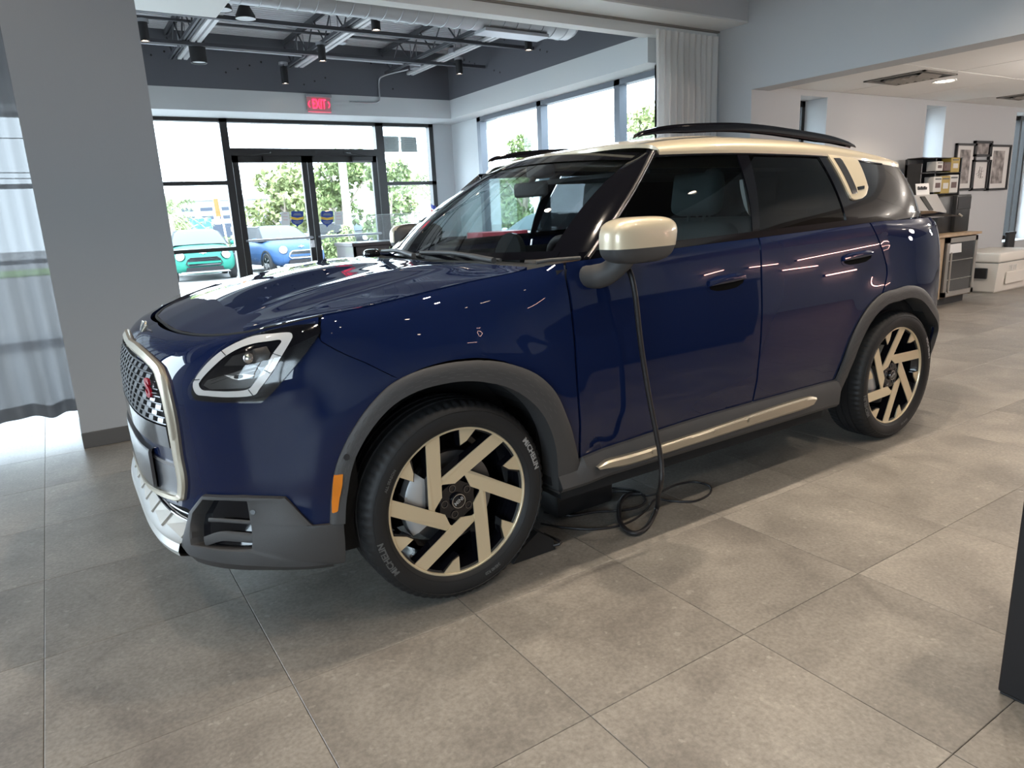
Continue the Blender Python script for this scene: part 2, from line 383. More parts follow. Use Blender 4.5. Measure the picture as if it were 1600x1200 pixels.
# showroom roof deck with ribs, joists, strut, conduit
N = 60; dk = MB(); prof = []
for k in range(70):
    y0 = -7.3+k*0.076
    prof += [(y0, ZK), (y0+.030, ZK), (y0+.040, ZK+.038), (y0+.066, ZK+.038)]
G = np.array([[(x, y, z) for (y, z) in prof] for x in (-4.9, 3.4)]); dk.grid(G)
dk.box((-4.9, -7.4, ZK+.06), (3.4, -2.2, ZK+.3))
deck = struct(dk.build('ceiling_deck', 'deck')); 
for jx in (-3.14, -1.84, -.50, .84, 2.18):
    j = MB(); z0, z1 = ZK-.34, ZK-.02
    for sx in (-.03, .008): j.box((jx+sx, -7.0, z1-.04), (jx+sx+.022, -2.5, z1)); 
    for sx in (-.03, .008): j.box((jx+sx, -6.45, z0), (jx+sx+.022, -3.28, z0+.035))
    y = -6.6; k = 0
    while y < -3.55:
        a, b = (z1-.02, z0+.02) if k % 2 == 0 else (z0+.02, z1-.02)
        j.tube([(jx, y, a), (jx, y+.30, b)], .009, 6); y += .30; k += 1
    j.build('joist', 'steel_dark', deck)
for cz, y in ((ZK-.10, -3.4), (ZK-.10, -4.4), (ZK-.10, -5.5)):
    b = MB(); b.box((-4.1, y-.025, ZK-.38), (2.7, y+.025, ZK-.345)); b.build('bridging', 'steel_dark', deck)
for x in (-.60, -1.93, -3.44):
    b = MB(); z = 3.17
    b.box((x-.05, -6.35, z), (x-.012, -3.25, z+.04)); b.box((x+.012, -6.35, z), (x+.05, -3.25, z+.04)); b.box((x-.05, -6.35, z+.03), (x+.05, -3.25, z+.042)); 
    b.build('strut_channel', 'strut_white', deck)
    h = MB()
    for y in (-6.2, -5.0, -3.8): h.tube([(x-.04, y, z+.04), (x-.04, y, ZK)], .006, 6); h.tube([(x+.04, y, z+.04), (x+.04, y, ZK)], .006, 6)
    h.build('hanger_rod', 'conduit', deck)
b = MB(); b.tube([(2.5, -5.75, 3.20), (-3.35, -5.85, 3.20)], .016, 8); b.build('conduit_pipe', 'conduit', deck)
b = MB(); b.tube([(2.5, -5.05, 3.26), (-3.4, -5.05, 3.26)], .014, 8); b.build('conduit_pipe', 'steel_dark', deck)
b = MB(); e = at(600, 158, 1, LY+.02)
b.tube(cr([(-3.30, -6.1, 3.19), (-3.1, -6.45, 3.16), (-3.06, LY+.015, 3.10), (-3.05, LY+.015, 2.9), (-3.02, LY+.015, 2.84), (-2.9, LY+.015, 2.825), (-2.62, LY+.015, 2.825)], 40), .010, 6); b.build('conduit_pipe', 'conduit', deck)
for x, y in ((-.55, -4.0), (-2.0, -5.05), (-3.42, -5.05), (-3.36, -6.0), (-1.9, -5.9)):
    b = MB(); b.bbox((x-.06, y-.06, 3.18), (x+.06, y+.06, 3.24), .006); b.build('junction_box', 'conduit', deck)
b = MB()
for k in range(26):
    if k % 2: b.cyl((-.2-3.6*((k*.37) % 1), LY+.001, 3.0+.4*((k*.61) % 1)), (-.2-3.6*((k*.37) % 1), LY+.004, 3.0+.4*((k*.61) % 1)), .012, 8)
    else: b.cyl((LX+.001, -2.8-3.4*((k*.37) % 1), 3.0+.4*((k*.61) % 1)), (LX+.004, -2.8-3.4*((k*.37) % 1), 3.0+.4*((k*.61) % 1)), .012, 8)
b.build('bolt_hole', 'black_metal', deck, kind='stuff')
# spiral duct
du = thing('air_duct', 'round grey spiral air duct under the open ceiling deck', 'duct', (-2.2, -3.02, 3.1))
b = MB(); pr = [(.0, -3.62), (.12, -3.615), (.17, -3.59), (.195, -3.54)]+[(.195, x) for x in np.linspace(-3.4, -.38, 12)]
b.lathe([(r, x) for r, x in pr], (0, -3.02, 3.11), 0, 36); b.build('duct_pipe', 'duct', du, smooth=40)
for k in range(22):
    x = -3.45+k*.142; b = MB(); b.lathe([(.192, -.006), (.2005, -.003), (.2005, .003), (.192, .006)], (x, -3.02, 3.11), 0, 36)
    b.build('seam_ring', 'conduit', du, smooth=30)
b = MB(); b.bbox((-3.25, -3.12, 2.895), (-2.55, -2.92, 2.925), .004); b.build('air_register', 'duct', du)
# ================================================================== storefronts
def bar(mb, x0, x1, z0, z1, y0=YB-.06, y1=YB+.05): mb.box((x0, y0, z0), (x1, y1, z1))
def px_x(px, py): return at(px, py, 1, YB)[0]
V1a, V1b = -1.07, -1.165; V2a, V2b = -3.205, -3.325; FRx = -4.14; ZT = 2.66; ZH0, ZH1 = 2.20, 2.295
w1 = MB(); bar(w1, XL-.1, FRx, ZT-.045, ZT+.01); bar(w1, V1b, V1a, 0, ZT); bar(w1, V2b, V2a, 0, ZT); bar(w1, FRx, FRx+.07, 0, ZT)
bar(w1, V2a, V1b, ZH0, ZH1); bar(w1, XL, V1a, 1.835, 1.885); bar(w1, XL, V1a, .985, 1.035); bar(w1, FRx, V2b, 1.785, 1.835); bar(w1, FRx, V2b, .985, 1.035); bar(w1, XL, V1a, 0, .09); bar(w1, FRx, V2b, 0, .09)
for x in (.45, 1.7): bar(w1, x, x+.09, 0, ZT)
win1 = struct(w1.build('window_1', 'frame_dark'))
b = MB(); 
for (x0, x1, z0, z1) in ((FRx+.07, V2b, .09, 1.0), (FRx+.07, V2b, 1.03, 1.79), (FRx+.07, V2b, 1.83, 2.62), (V2a, V1b, ZH1, 2.62), (V1a, .45, .09, .99), (V1a, .45, 1.03, 1.84), (V1a, .45, 1.88, 2.62), (.54, 1.7, .09, 2.62), (1.79, XL-.1, .09, 2.62)):
    b = MB(); b.add([(x0, YB-.01, z0), (x1, YB-.01, z0), (x1, YB-.01, z1), (x0, YB-.01, z1)], [(0, 1, 2, 3)]); b.build('pane', 'pane', win1)
def leaf(name, xa, xb, hinge_left):
    m = MB(); y0, y1 = YB-.03, YB+.025; st = .075; xa, xb = min(xa, xb), max(xa, xb)
    for (p, q) in ((xa, xa+st), (xb-st, xb)): m.box((p, y0, .01), (q, y1, ZH0))
    m.box((xa, y0, ZH0-.085), (xb, y1, ZH0)); m.box((xa, y0, .01), (xb, y1, .22))
    d = struct(m.build(name, 'frame_dark'))
    b = MB(); b.add([(xa+st, YB, .22), (xb-st, YB, .22), (xb-st, YB, ZH0-.085), (xa+st, YB, ZH0-.085)], [(0, 1, 2, 3)]); b.build('pane', 'pane', d)
    b = MB(); b.tube([(xa+st-.02, YB+.085, 1.10), (xb-st+.02, YB+.085, 1.10)], .017, 8)
    for x in (xa+.05, xb-.05): b.tube([(x, YB+.02, 1.10), (x, YB+.085, 1.10)], .013, 6)
    b.build('push_bar', 'conduit', d, smooth=40)
    hx = xa if hinge_left else xb; sgn = 1 if hinge_left else -1
    b = MB(); b.bbox((hx+sgn*.08, YB+.03, ZH0-.075), (hx+sgn*.38, YB+.09, ZH0-.01), .006); b.tube([(hx+sgn*.2, YB+.09, ZH0-.0), (hx+sgn*.45, YB+.2, ZH0+.02), (hx+sgn*.5, YB+.06, ZH0+.04)], .008, 6); b.build('door_closer', 'frame_dark', d)
    return d
xm = -2.165
d1 = leaf('door_1', V1b-.01, xm+.004, False); d2 = leaf('door_2', xm-.004, V2a+.01, True)
b = MB(); b.cyl((xm+.045, YB+.025, 1.0), (xm+.045, YB+.045, 1.0), .022, 14); b.build('lock_cylinder', 'sign_white', d1)
b = MB(); b.box((xm+.02, YB+.025, .96), (xm+.075, YB+.03, 1.06)); b.build('lock_plate', 'sign_white', d2)
# right windows
yv = lambda px, py: at(px, py, 0, XR)[1]
w2 = MB(); Y0 = yv(752, 240); 
def rb(y0, y1, z0, z1): w2.box((XR-.06, y0, z0), (XR+.05, y1, z1))
rb(Y0, -2.45, ZS-.06, ZS+.01); rb(Y0, Y0+.09, 0, ZS); rb(Y0, -2.45, 0, .1); rb(Y0, -2.45, .98, 1.03)
MV = [yv(848, 215), yv(969, 170)]
for y in MV: rb(y-.045, y+.045, 0, ZS)
win2 = struct(w2.build('window_2', 'frame_blue'))
ys = [Y0+.09]+MV+[-2.45]
for a_, c_ in zip(ys[:-1], ys[1:]):
    b = MB(); b.add([(XR, a_, .1), (XR, c_, .1), (XR, c_, ZS-.05), (XR, a_, ZS-.05)], [(0, 1, 2, 3)]); b.build('pane', 'pane', win2)
w3 = MB(); 
for y in (-6.5, -5.2, -3.9, -2.6): w3.box((XL-.05, y-.05, 0), (XL+.06, y+.05, ZS))
w3.box((XL-.05, -6.5, ZS-.06), (XL+.06, -2.6, ZS)); w3.box((XL-.05, -6.5, 0), (XL+.06, -2.6, .1)); win3 = struct(w3.build('window_3', 'frame_dark'))
b = MB(); b.add([(XL, -6.5, .1), (XL, -2.6, .1), (XL, -2.6, ZS-.05), (XL, -6.5, ZS-.05)], [(0, 1, 2, 3)]); b.build('pane', 'pane', win3)
w0 = MB()
for y in np.linspace(2.64, 7.96, 4): w0.box((5.1, y-.045, .85), (5.22, y+.045, 2.75))
for z in (.85, 2.70): w0.box((5.1, 2.6, z), (5.22, 8.0, z+.06))
win0 = struct(w0.build('window_9', 'frame_dark'))
b = MB(); b.add([(5.16, 2.6, .9), (5.16, 8.0, .9), (5.16, 8.0, 2.7), (5.16, 2.6, 2.7)], [(0, 1, 2, 3)]); b.build('pane', 'pane', win0)
# ================================================================== side room behind the wide opening
YW = -2.02; ZC = 2.42
slots = []
for (pa, pb, py) in ((1250, 1293, 165), (1447, 1478, 180), (1588, 1640, 185)):
    xa = at(pa, py, 1, YW)[0]; xb = at(pb, py, 1, YW)[0]; slots.append((xa, xb))
ws = MB(); prev = -5.2
for xa, xb in slots:
    ws.box((xa, YW-.36, -.1), (prev, YW, ZC+.3)); prev = xb
    ws.box((xb, YW-.36, 2.36), (xa, YW, ZC+.3)); ws.box((xb, YW-.36, -.1), (xa, YW, .55))
ws.box((-16.5, YW-.36, -.1), (prev, YW, ZC+.3)); ws.box((-16.8, YW-.36, -.1), (-16.4, 6, ZC+.3)); ws.box((-16.8, 6, -.1), (-5, 6.3, ZC+.3))
struct(ws.build('wall_far', 'wall'))
for n, (xa, xb) in enumerate(slots):
    b = MB(); y0 = YW-.33; b.box((xb, y0, .55), (xb+.06, y0+.06, 2.36)); b.box((xa-.10, y0, .55), (xa, y0+.06, 2.36)); b.box((xb, y0, 2.30), (xa, y0+.06, 2.36)); b.box((xb, y0, .55), (xa, y0+.06, .61))
    xm_ = (xa+xb)/2; b.box((xb+.30, y0, .55), (xb+.36, y0+.1, 2.36))
    wn = struct(b.build('window_%d' % (n+4), 'frame_dark'))
    b = MB(); b.add([(xa, y0+.02, .6), (xb, y0+.02, .6), (xb, y0+.02, 2.33), (xa, y0+.02, 2.33)], [(0, 1, 2, 3)]); b.build('pane', 'pane', wn)
    for x_, s_ in ((xb, 1), (xa, -1)):
        b = MB(); b.box((x_, y0+.06, .55), (x_+s_*.006, YW-.002, 2.36)); b.build('jamb_board', 'jamb_white', wn)
cs = MB(); cs.box((-16.8, YW-.3, ZC+.012), (-5.02, 6.3, ZC+.2)); csr = struct(cs.build('ceiling_side', 'grid_dark'))
tw, tl = .605, 1.214
for i in range(9):
    for j in range(4):
        x0 = -5.30-i*1.22; y0 = YW+.005+j*1.22
        b = MB(); b.bbox((x0-1.206, y0, ZC), (x0, y0+1.206, ZC+.012), .003, 1); b.build('ceiling_tile', 'ceil_tile', csr)
def vent(cx, cy, s):
    v = thing('ceiling_vent', '', 'vent', (cx, cy, ZC-.01))
    b = MB(); 
    for k, e in enumerate((s, s-.11)):
        z = ZC-.004-.004*k
        b.box((cx-e, cy-e, z-.008), (cx+e, cy-e+.03, z)); b.box((cx-e, cy+e-.03, z-.008), (cx+e, cy+e, z)); b.box((cx-e, cy-e, z-.008), (cx-e+.03, cy+e, z)); b.box((cx+e-.03, cy-e, z-.008), (cx+e, cy+e, z))
    b.build('frame', 'grid_dark', v)
    b = MB(); b.box((cx-s, cy-s, ZC-.004), (cx+s, cy+s, ZC-.001)); b.build('dark_throat', 'grille_dark', v)
    for k in range(5):
        b = MB(); y = cy-s+.14+k*(2*s-.28)/4; b.prism([(cx-s+.12, y, ZC-.03), (cx-s+.12, y+.05, ZC-.004), (cx-s+.12, y+.056, ZC-.004), (cx-s+.12, y+.006, ZC-.03)], (2*s-.24, 0, 0)); b.build('louvre', 'grid_dark', v)
    return v
c1 = at(1422, 121, 2, ZC); c2 = at(1600, 146, 2, ZC)
tag(vent(c1[0], c1[1], .30), 'square louvred ceiling vent nearest the wide opening of the side room', 'vent')
tag(vent(c2[0]-.3, c2[1], .30), 'louvred ceiling vent deeper in the side room near the narrow windows', 'vent')
c3 = at(1476, 126, 2, ZC)
dl = thing('downlight', 'small lit recessed downlight in the side room ceiling beside the vent', 'light', (c3[0], c3[1], ZC))
b = MB(); b.lathe([(.085, -.004), (.11, -.012), (.115, 0), (.085, 0)], (c3[0], c3[1], ZC), 2, 28); b.build('trim_ring', 'soffit_white', dl, smooth=40)
b = MB(); b.lathe([(0, -.006), (.086, -.006)], (c3[0], c3[1], ZC), 2, 24); b.build('bulb', 'lamp_warm', dl)
def spot(name, loc, power, ang=1.6, blend=.6, col=(1.0, .82, .62), rad=.045, parent=None, aim=(0, 0, -1)):
    d = bpy.data.lights.new(name, 'SPOT'); d.energy = power; d.spot_size = ang; d.spot_blend = blend; d.color = col; d.shadow_soft_size = rad
    o = bpy.data.objects.new(name, d); COL.objects.link(o)
    o.rotation_euler = Vector(aim).to_track_quat('-Z', 'Y').to_euler(); o.location = loc
    if parent: o.parent = parent; o.location = np.array(loc)-ORG[parent.name]
    return o
def point(name, loc, power, col, parent):
    d = bpy.data.lights.new(name, 'POINT'); d.energy = power; d.color = col; d.shadow_soft_size = .10
    o = bpy.data.objects.new(name, d); COL.objects.link(o); o.parent = parent; o.location = np.array(loc)-ORG[parent.name]
spot('lamp', (c3[0], c3[1], ZC-.03), 22, 2.4, parent=dl)
for (x, y) in ((-7.2, 2.4), (-10.5, 1.2), (-13.5, 1.2), (-7.2, .7), (-9.6, 3.6)):
    d_ = thing('downlight', 'recessed downlight in the side room ceiling away from the windows', 'light', (x, y, ZC), 'side room downlights')
    b = MB(); b.lathe([(.085, -.004), (.11, -.012), (.115, 0), (.085, 0)], (x, y, ZC), 2, 28); b.build('trim_ring', 'soffit_white', d_, smooth=40)
    b = MB(); b.lathe([(0, -.006), (.086, -.006)], (x, y, ZC), 2, 24); b.build('bulb', 'lamp_warm', d_)
    point('lamp', (x, y, ZC-.60), 30, (1.0, .93, .86), d_)
# ================================================================== CAR (nose +x, its left side +y faces the camera)
mat('paint_blue', (0.0055, 0.0115, 0.046), 0.5, metal=0.0, coat=0.9, coat_rough=0.010, spec=0.0)
mat('paint_cream', (0.64, 0.55, 0.395), 0.38, metal=0.25, coat=0.7, coat_rough=0.06)
mat('champagne', (0.50, 0.45, 0.36), 0.34, metal=0.7)
mat('silver_satin', (0.62, 0.62, 0.60), 0.34, metal=0.55)
mat('cladding', (0.052, 0.051, 0.052), 0.55, bump=0.10, bscale=500)
mat('clad_line', (0.10, 0.098, 0.095), 0.5)
mat('gloss_black', (0.004, 0.004, 0.006), 0.08, coat=0.25, coat_rough=0.02, spec=0.45)
mat('recess_black', (0.002, 0.002, 0.002), 0.9, spec=0.1)
mat('liner', (0.008, 0.008, 0.009), 0.85)
mat('rubber', (0.016, 0.016, 0.017), 0.55, spec=0.35, bump=0.05, bscale=300)
mat('rubber_letter', (0.10, 0.10, 0.10), 0.42)
mat('letter_bright', (0.30, 0.30, 0.30), 0.40)
mat('spoke_gold', (0.80, 0.69, 0.49), 0.32, metal=0.6)
mat('brake_steel', (0.22, 0.22, 0.23), 0.35, metal=0.9)
mat('caliper', (0.55, 0.56, 0.57), 0.4, metal=0.5)
mat('drl_white', (0.66, 0.65, 0.64), 0.30, coat=0.6)
mat('chrome', (0.75, 0.75, 0.76), 0.08, metal=1.0)
mat('dark_chrome', (0.16, 0.15, 0.15), 0.22, metal=0.9)
mat('red_enamel', (0.42, 0.012, 0.03), 0.25, coat=0.6)
mat('amber', (0.75, 0.22, 0.01), 0.25, coat=0.6)
mat('seat_grey', (0.13, 0.135, 0.14), 0.7)
mat('trim_inside', (0.014, 0.014, 0.016), 0.7)
mat('wood_brown', (0.10, 0.055, 0.03), 0.5)
mat('screen', (0.01, 0.012, 0.014), 0.08)
mat('sensor', (0.02, 0.02, 0.024), 0.35)
glass_mat('car_glass', (0.62, 0.68, 0.68), 1.0, 1.6)
glass_mat('car_screen', (0.85, 0.90, 0.90), 1.0, 1.55)
glass_mat('car_tint', (0.16, 0.17, 0.175), 1.0, 1.6)
glass_mat('lamp_glass', (0.93, 0.93, 0.93), 0.9)
car = thing('car', 'dark blue five-door compact SUV with cream roof and gold-spoked wheels in the showroom', 'car', (-1.35, 0, 0))
X0, X1 = -0.10, -2.50
_hb = np.array([(.722, 0, .972), (.715, .25, .970), (.672, .45, .972), (.598, .62, .985), (.50, .725, 1.008), (.376, .800, 1.033), (.264, .806, 1.043), (.077, .808, 1.065), (-.10, .806, 1.085)])
_hph = np.arctan2(_hb[:, 1], _hb[:, 0]-X0); _hr = np.hypot(_hb[:, 0]-X0, _hb[:, 1])
def sm(a, b, x): t = np.clip((x-a)/(b-a), 0, 1); return t*t*(3-2*t)
def pch(x, xp, yp):   # smooth monotone-ish interpolation
    xp = np.asarray(xp, float); yp = np.asarray(yp, float); h = np.diff(xp); dl = np.diff(yp)/h
    m = np.zeros_like(yp); m[0] = dl[0]; m[-1] = dl[-1]
    for i in range(1, len(yp)-1): m[i] = 0 if dl[i-1]*dl[i] <= 0 else 2*dl[i-1]*dl[i]/(dl[i-1]+dl[i])
    x = np.clip(x, xp[0], xp[-1]); i = np.clip(np.searchsorted(xp, x)-1, 0, len(h)-1); t = (x-xp[i])/h[i]
    return (2*t**3-3*t**2+1)*yp[i]+(t**3-2*t**2+t)*h[i]*m[i]+(-2*t**3+3*t**2)*yp[i+1]+(t**3-t**2)*h[i]*m[i+1]
def ztop_x(x): return pch(x, [-2.8, -2.5, -2.2, -1.5, -1.16, -.55, -.42, -.31, -.10], [1.188, 1.181, 1.171, 1.152, 1.144, 1.128, 1.118, 1.105, 1.085][::1])
def ytop_x(x): return pch(x, [-2.8, -2.5, -2.2, -1.5, -.60, -.50, -.40, -.30, -.10], [.853, .858, .860, .861, .860, .854, .830, .812, .806])
def W1(s, z):
    # plan outline at height z
    xf = np.interp(z, [.15, .20, .29, .37, .42, .47, .58, .68, .75, 1.2], [.83, .862, .880, .880, .876, .874, .872, .874, .874, .874])
    ys = pch(z, [.15, .25, .35, .48, .55, .80, .95, 1.25], [.80, .848, .872, .898, .908, .911, .906, .893])
    nf = 4.4-1.45*sm(.26, .50, z)
    if s <= 1:
        ph = s*PI/2; a = xf-X0; c, n_ = math.cos(ph), math.sin(ph); r = ((abs(c)/a)**nf+(abs(n_)/ys)**nf)**(-1/nf)
        px, py = X0+r*c, r*n_
        rb = pch(ph, _hph, _hr); zt = pch(ph, _hph, _hb[:, 2]); bx, by = X0+rb*c, rb*n_
        zs = np.interp(s, [0, .35, .6, .8, 1], [.72, .74, .78, .82, .82])
    elif s <= 2:
        x = X0+(X1-X0)*(s-1); px, py = x, ys
        zt = ztop_x(x); bx, by = x, ytop_x(x); zs = np.interp(x, [-2.5, -.55, -.40, X0], [.72, .72, .76, .80])
    else:
        ph = (s-2)*PI/2; a = 1.08; c, n_ = math.sin(ph), math.cos(ph); nr = 3.0
        r = ((abs(c)/a)**nr+(abs(n_)/ys)**nr)**(-1/nr); px, py = X1-r*c, r*n_
        zt = np.interp(s, [2, 3], [1.181, 1.16]); k = np.interp(s, [2, 2.5, 3], [.962, .945, .95]); bx, by = X1-r*k*c, r*(.872/.905 if s < 2.01 else k)*n_
        by = r*n_*np.interp(s, [2, 2.4, 3], [.858/.895, .925, .95]); zs = np.interp(s, [2, 2.4, 3], [.72, .80, .92])
    t = (z-zs)/(zt-zs)
    pe = np.interp(s, [0, .8, 1.12, 2, 2.4, 3], [2.4, 2.4, 2.0, 2.0, 2.3, 2.4]); g = 0.0 if t <= 0 else 1-(max(0., 1-min(t, 1)**pe))**(1/pe)
    x_, y_ = px+(bx-px)*g, py+(by-py)*g
    for xc in (0.0, -2.675):
        rr = math.hypot(x_-xc, z-.352)
        if rr < .66 and y_ > .5: q_ = min(max((.66-rr)/.17, 0), 1); y_ += (.017 if xc == 0 else .007)*q_*q_*(3-2*q_)*min(1, max(0, (y_-.55)/.25))
    return np.array([x_, y_, z])
def ZT1(s):
    if s <= 1: return float(pch(s*PI/2, _hph, _hb[:, 2]))
    if s <= 2: return float(ztop_x(X0+(X1-X0)*(s-1)))
    return float(np.interp(s, [2, 3], [1.181, 1.16]))
def NW(s, z, e=2e-3):
    a = W1(min(s+e, 3), z)-W1(max(s-e, 0), z); zt = ZT1(s)-1e-4; b = W1(s, min(z+e*2, zt))-W1(s, min(z, zt)-e*2)
    n = np.cross(a, b); n = n/(np.linalg.norm(n)+1e-12)
    c = W1(s, z); return n if n@np.array([c[0]+1.35, c[1]*1.5, .0]) > 0 else -n
_gs = np.concatenate([np.linspace(.02, 1, 50), np.linspace(1.01, 2, 90), np.linspace(2.01, 2.9, 40)]); _gz = np.linspace(.2, 1, 33)
_gp = np.array([[W1(s, .2+(ZT1(s)-.2)*(v-.2)/.8) for v in _gz] for s in _gs]); _gq = proj(_gp.reshape(-1, 3)).reshape(len(_gs), len(_gz), 2)
_gd = np.linalg.norm(_gp-CAM, axis=-1)
_gn = np.array([[NW(s, .2+(ZT1(s)-.2)*(v-.2)/.8)@(CAM-_gp[i, j]) > 0 for j, v in enumerate(_gz)] for i, s in enumerate(_gs)])
def onW(px, py):   # pixel -> (s, z) on the near body side
    e = np.hypot(_gq[..., 0]-px, _gq[..., 1]-py)+np.where(_gn, 0, 400)
    i, j = np.unravel_index(np.argmin(e), e.shape); s = _gs[i]; z = .2+(ZT1(s)-.2)*(_gz[j]-.2)/.8
    for _ in range(12):
        zt = ZT1(s)-1e-4; z = min(z, zt); p0 = proj([W1(s, z)])[0]; r = np.array([px, py])-p0
        if np.hypot(*r) < .03: break
        h = 1e-4; J = np.stack([(proj([W1(s+h, z)])[0]-p0)/h, (p0-proj([W1(s, z-h)])[0])/h], 1)
        try: d = np.linalg.solve(J, r)
        except Exception: break
        d = np.clip(d, -.08, .08); s = float(np.clip(s+d[0], 0.0, 2.98)); z = float(np.clip(z+d[1], .16, ZT1(s)-1e-4))
    return (s, z)
def onWs(L): return [onW(*p) for p in L]
def sx(x): return 1+(x-X0)/(X1-X0) if X1 <= x <= X0 else None
def Wp(sz, off=0.0):
    s, z = sz; p = W1(s, min(z, ZT1(s)))
    return p+off*NW(s, z) if off else p
def wgrid(D, off=0.0):
    D = np.asarray(D); return np.array([[Wp(D[i, j], off) for j in range(D.shape[1])] for i in range(D.shape[0])])
def wnorm(D): return np.array([[NW(*D[i, j]) for j in range(D.shape[1])] for i in range(D.shape[0])])
def mirror(o, parent):
    me = o.data.copy(); A = np.empty(len(me.vertices)*3); me.vertices.foreach_get('co', A); A = A.reshape(-1, 3)
    A[:, 1] *= -1; me.vertices.foreach_set('co', A.ravel()); me.flip_normals(); c = bpy.data.objects.new(o.name, me); COL.objects.link(c); c.parent = parent
    ORG[c.name] = ORG[o.name]
    for k in o.keys():
        if k in ('label', 'kind'): c[k] = o[k]
    for ch in list(o.children): mirror(ch, c)
    return c
def wpanel(name, b, t, l, r, n, m, mt, off=0.0, thick=.012, mir=True, parent=None, smooth=38, b_spline=False):
    rs = lambda P, k: resamp(np.array(P), k)
    D = tfi(rs(b, n), rs(t, n), rs(l, m), rs(r, m)); G = wgrid(D, off); NN = wnorm(D)
    mb = MB(); mb.shell(G, -thick*NN); o = recalc(mb.build(name, mt, parent or car, smooth=smooth))
    if mir: mirror(o, parent or car)
    return o
def dense(L, n=24): return cr(np.array(L, float), n)
def ringpatch(name, outer, inner, mt, off_o, off_i, parent=None, steps=2, n=96, mir=True, smooth=40, spl=True):
    f = (lambda P: cr(np.array(list(P)+[P[0]]), n+1)[:-1]) if spl else (lambda P: resamp(np.array(list(P)+[P[0]]), n+1)[:-1])
    A, B = f(outer), f(inner); G = np.array([[Wp(A[i]*(1-k/steps)+B[i]*(k/steps), off_o+(off_i-off_o)*k/steps) for k in range(steps+1)] for i in list(range(n))+[0]])
    mb = MB(); mb.grid(G); o = recalc(mb.build(name, mt, parent or car, smooth=smooth))
    if mir: mirror(o, parent or car)
    return o
def fillpatch(name, outline, mt, off, rim=None, dome=0.0, parent=None, n=72, rings=6, mir=True, smooth=50, spl=False):
    A = (cr if spl else resamp)(np.array(list(outline)+[outline[0]]), n+1)[:-1]; c = A.mean(0); mb = MB(); G = []
    fr_ = [1.0] if rim is None else [1.0, 1.0]
    rr = ([(1.0, rim)] if rim is not None else [])+[(1-k/rings, off+dome*(1-(1-k/rings)**2)) for k in range(rings)]
    V = [Wp(c+(A[i]-c)*q, o_) for q, o_ in rr for i in range(n)]+[Wp(c, off+dome)]
    F = []
    for k in range(len(rr)-1):
        for i in range(n): j = (i+1) % n; F.append((k*n+i, k*n+j, (k+1)*n+j, (k+1)*n+i))
    k = len(rr)-1
    for i in range(n): F.append((k*n+i, k*n+(i+1) % n, len(V)-1))
    mb.add(V, F); o = recalc(mb.build(name, mt, parent or car, smooth=smooth))
    if mir: mirror(o, parent or car)
    return o
def wstrip(name, pts, wid, mt, off, h=.004, parent=None, mir=True, n=40):   # raised strip along a (s,z) path, wid in metres
    P = cr(np.array(pts, float), n); C3 = np.array([Wp(p, off) for p in P]); NN = np.array([NW(*p) for p in P]); T = np.gradient(C3, axis=0); T /= np.linalg.norm(T, axis=1)[:, None]
    Bn = np.cross(T, NN); wv = np.full(n, wid)[:, None] if np.isscalar(wid) else np.asarray(wid)[:, None]
    G = np.stack([C3-Bn*wv/2-NN*h, C3-Bn*wv/2+NN*h*.6, C3-Bn*wv*.3+NN*h, C3+Bn*wv*.3+NN*h, C3+Bn*wv/2+NN*h*.6, C3+Bn*wv/2-NN*h], 1)
    mb = MB(); mb.grid(G); o = recalc(mb.build(name, mt, parent or car, smooth=50))
    if mir: mirror(o, parent or car)
    return o
# ------------------------------------------------------------------ key curves (read off the photo, then laid on the body surface)
arch_f = dense(onWs([(515, 817), (517, 775), (524, 730), (540, 690), (562, 653), (585, 624), (612, 599), (650, 580), (690, 569), (726, 564), (760, 563), (797, 569), (830, 581), (853, 598), (870, 620), (885, 655), (897, 695), (905, 738)]), 60)
arch_fi = dense(onWs([(538, 815), (541, 775), (550, 725), (566, 688), (590, 653), (617, 627), (650, 609), (685, 599), (720, 594), (756, 596), (790, 604), (818, 620), (840, 641), (855, 668), (865, 705), (868, 768)]), 60)
def circ_arch(xc, zc, r, a0, a1, n=60):
    return [(sx(xc+r*math.cos(a)), zc+r*math.sin(a)) for a in np.linspace(a0, a1, n)]
arch_r = dense([(1+(x-X0)/(X1-X0), z) for x, z in ((-2.105, .36), (-2.13, .45), (-2.17, .57), (-2.235, .675), (-2.32, .762), (-2.45, .825))]+onWs([(1398, 452), (1420, 446), (1440, 452), (1455, 472), (1462, 505), (1463, 540)])+[(2.40, .33)], 60)
def sx2(x): return 1+(x-X0)/(X1-X0)
cutB = dense(onWs([(1176, 627), (1184, 580), (1188, 540), (1190, 440), (1187, 376)]), 30); zt = ZT1(cutB[-1][0])-.002; cutB[-1][1] = zt
cutF = dense(onWs([(905, 737), (906, 690), (905, 640), (900, 560), (893, 480), (884, 430)]), 30); cutF = np.vstack([cutF, [cutF[-1][0]+.004, ZT1(cutF[-1][0]+.004)-.002]])
gp = .0024
def shift(P, ds): Q = np.array(P, float).copy(); Q[:, 0] += ds; return Q
def top_between(s0, s1, n=40): return np.array([(s, ZT1(s)-.001) for s in np.linspace(s0, s1, n)])
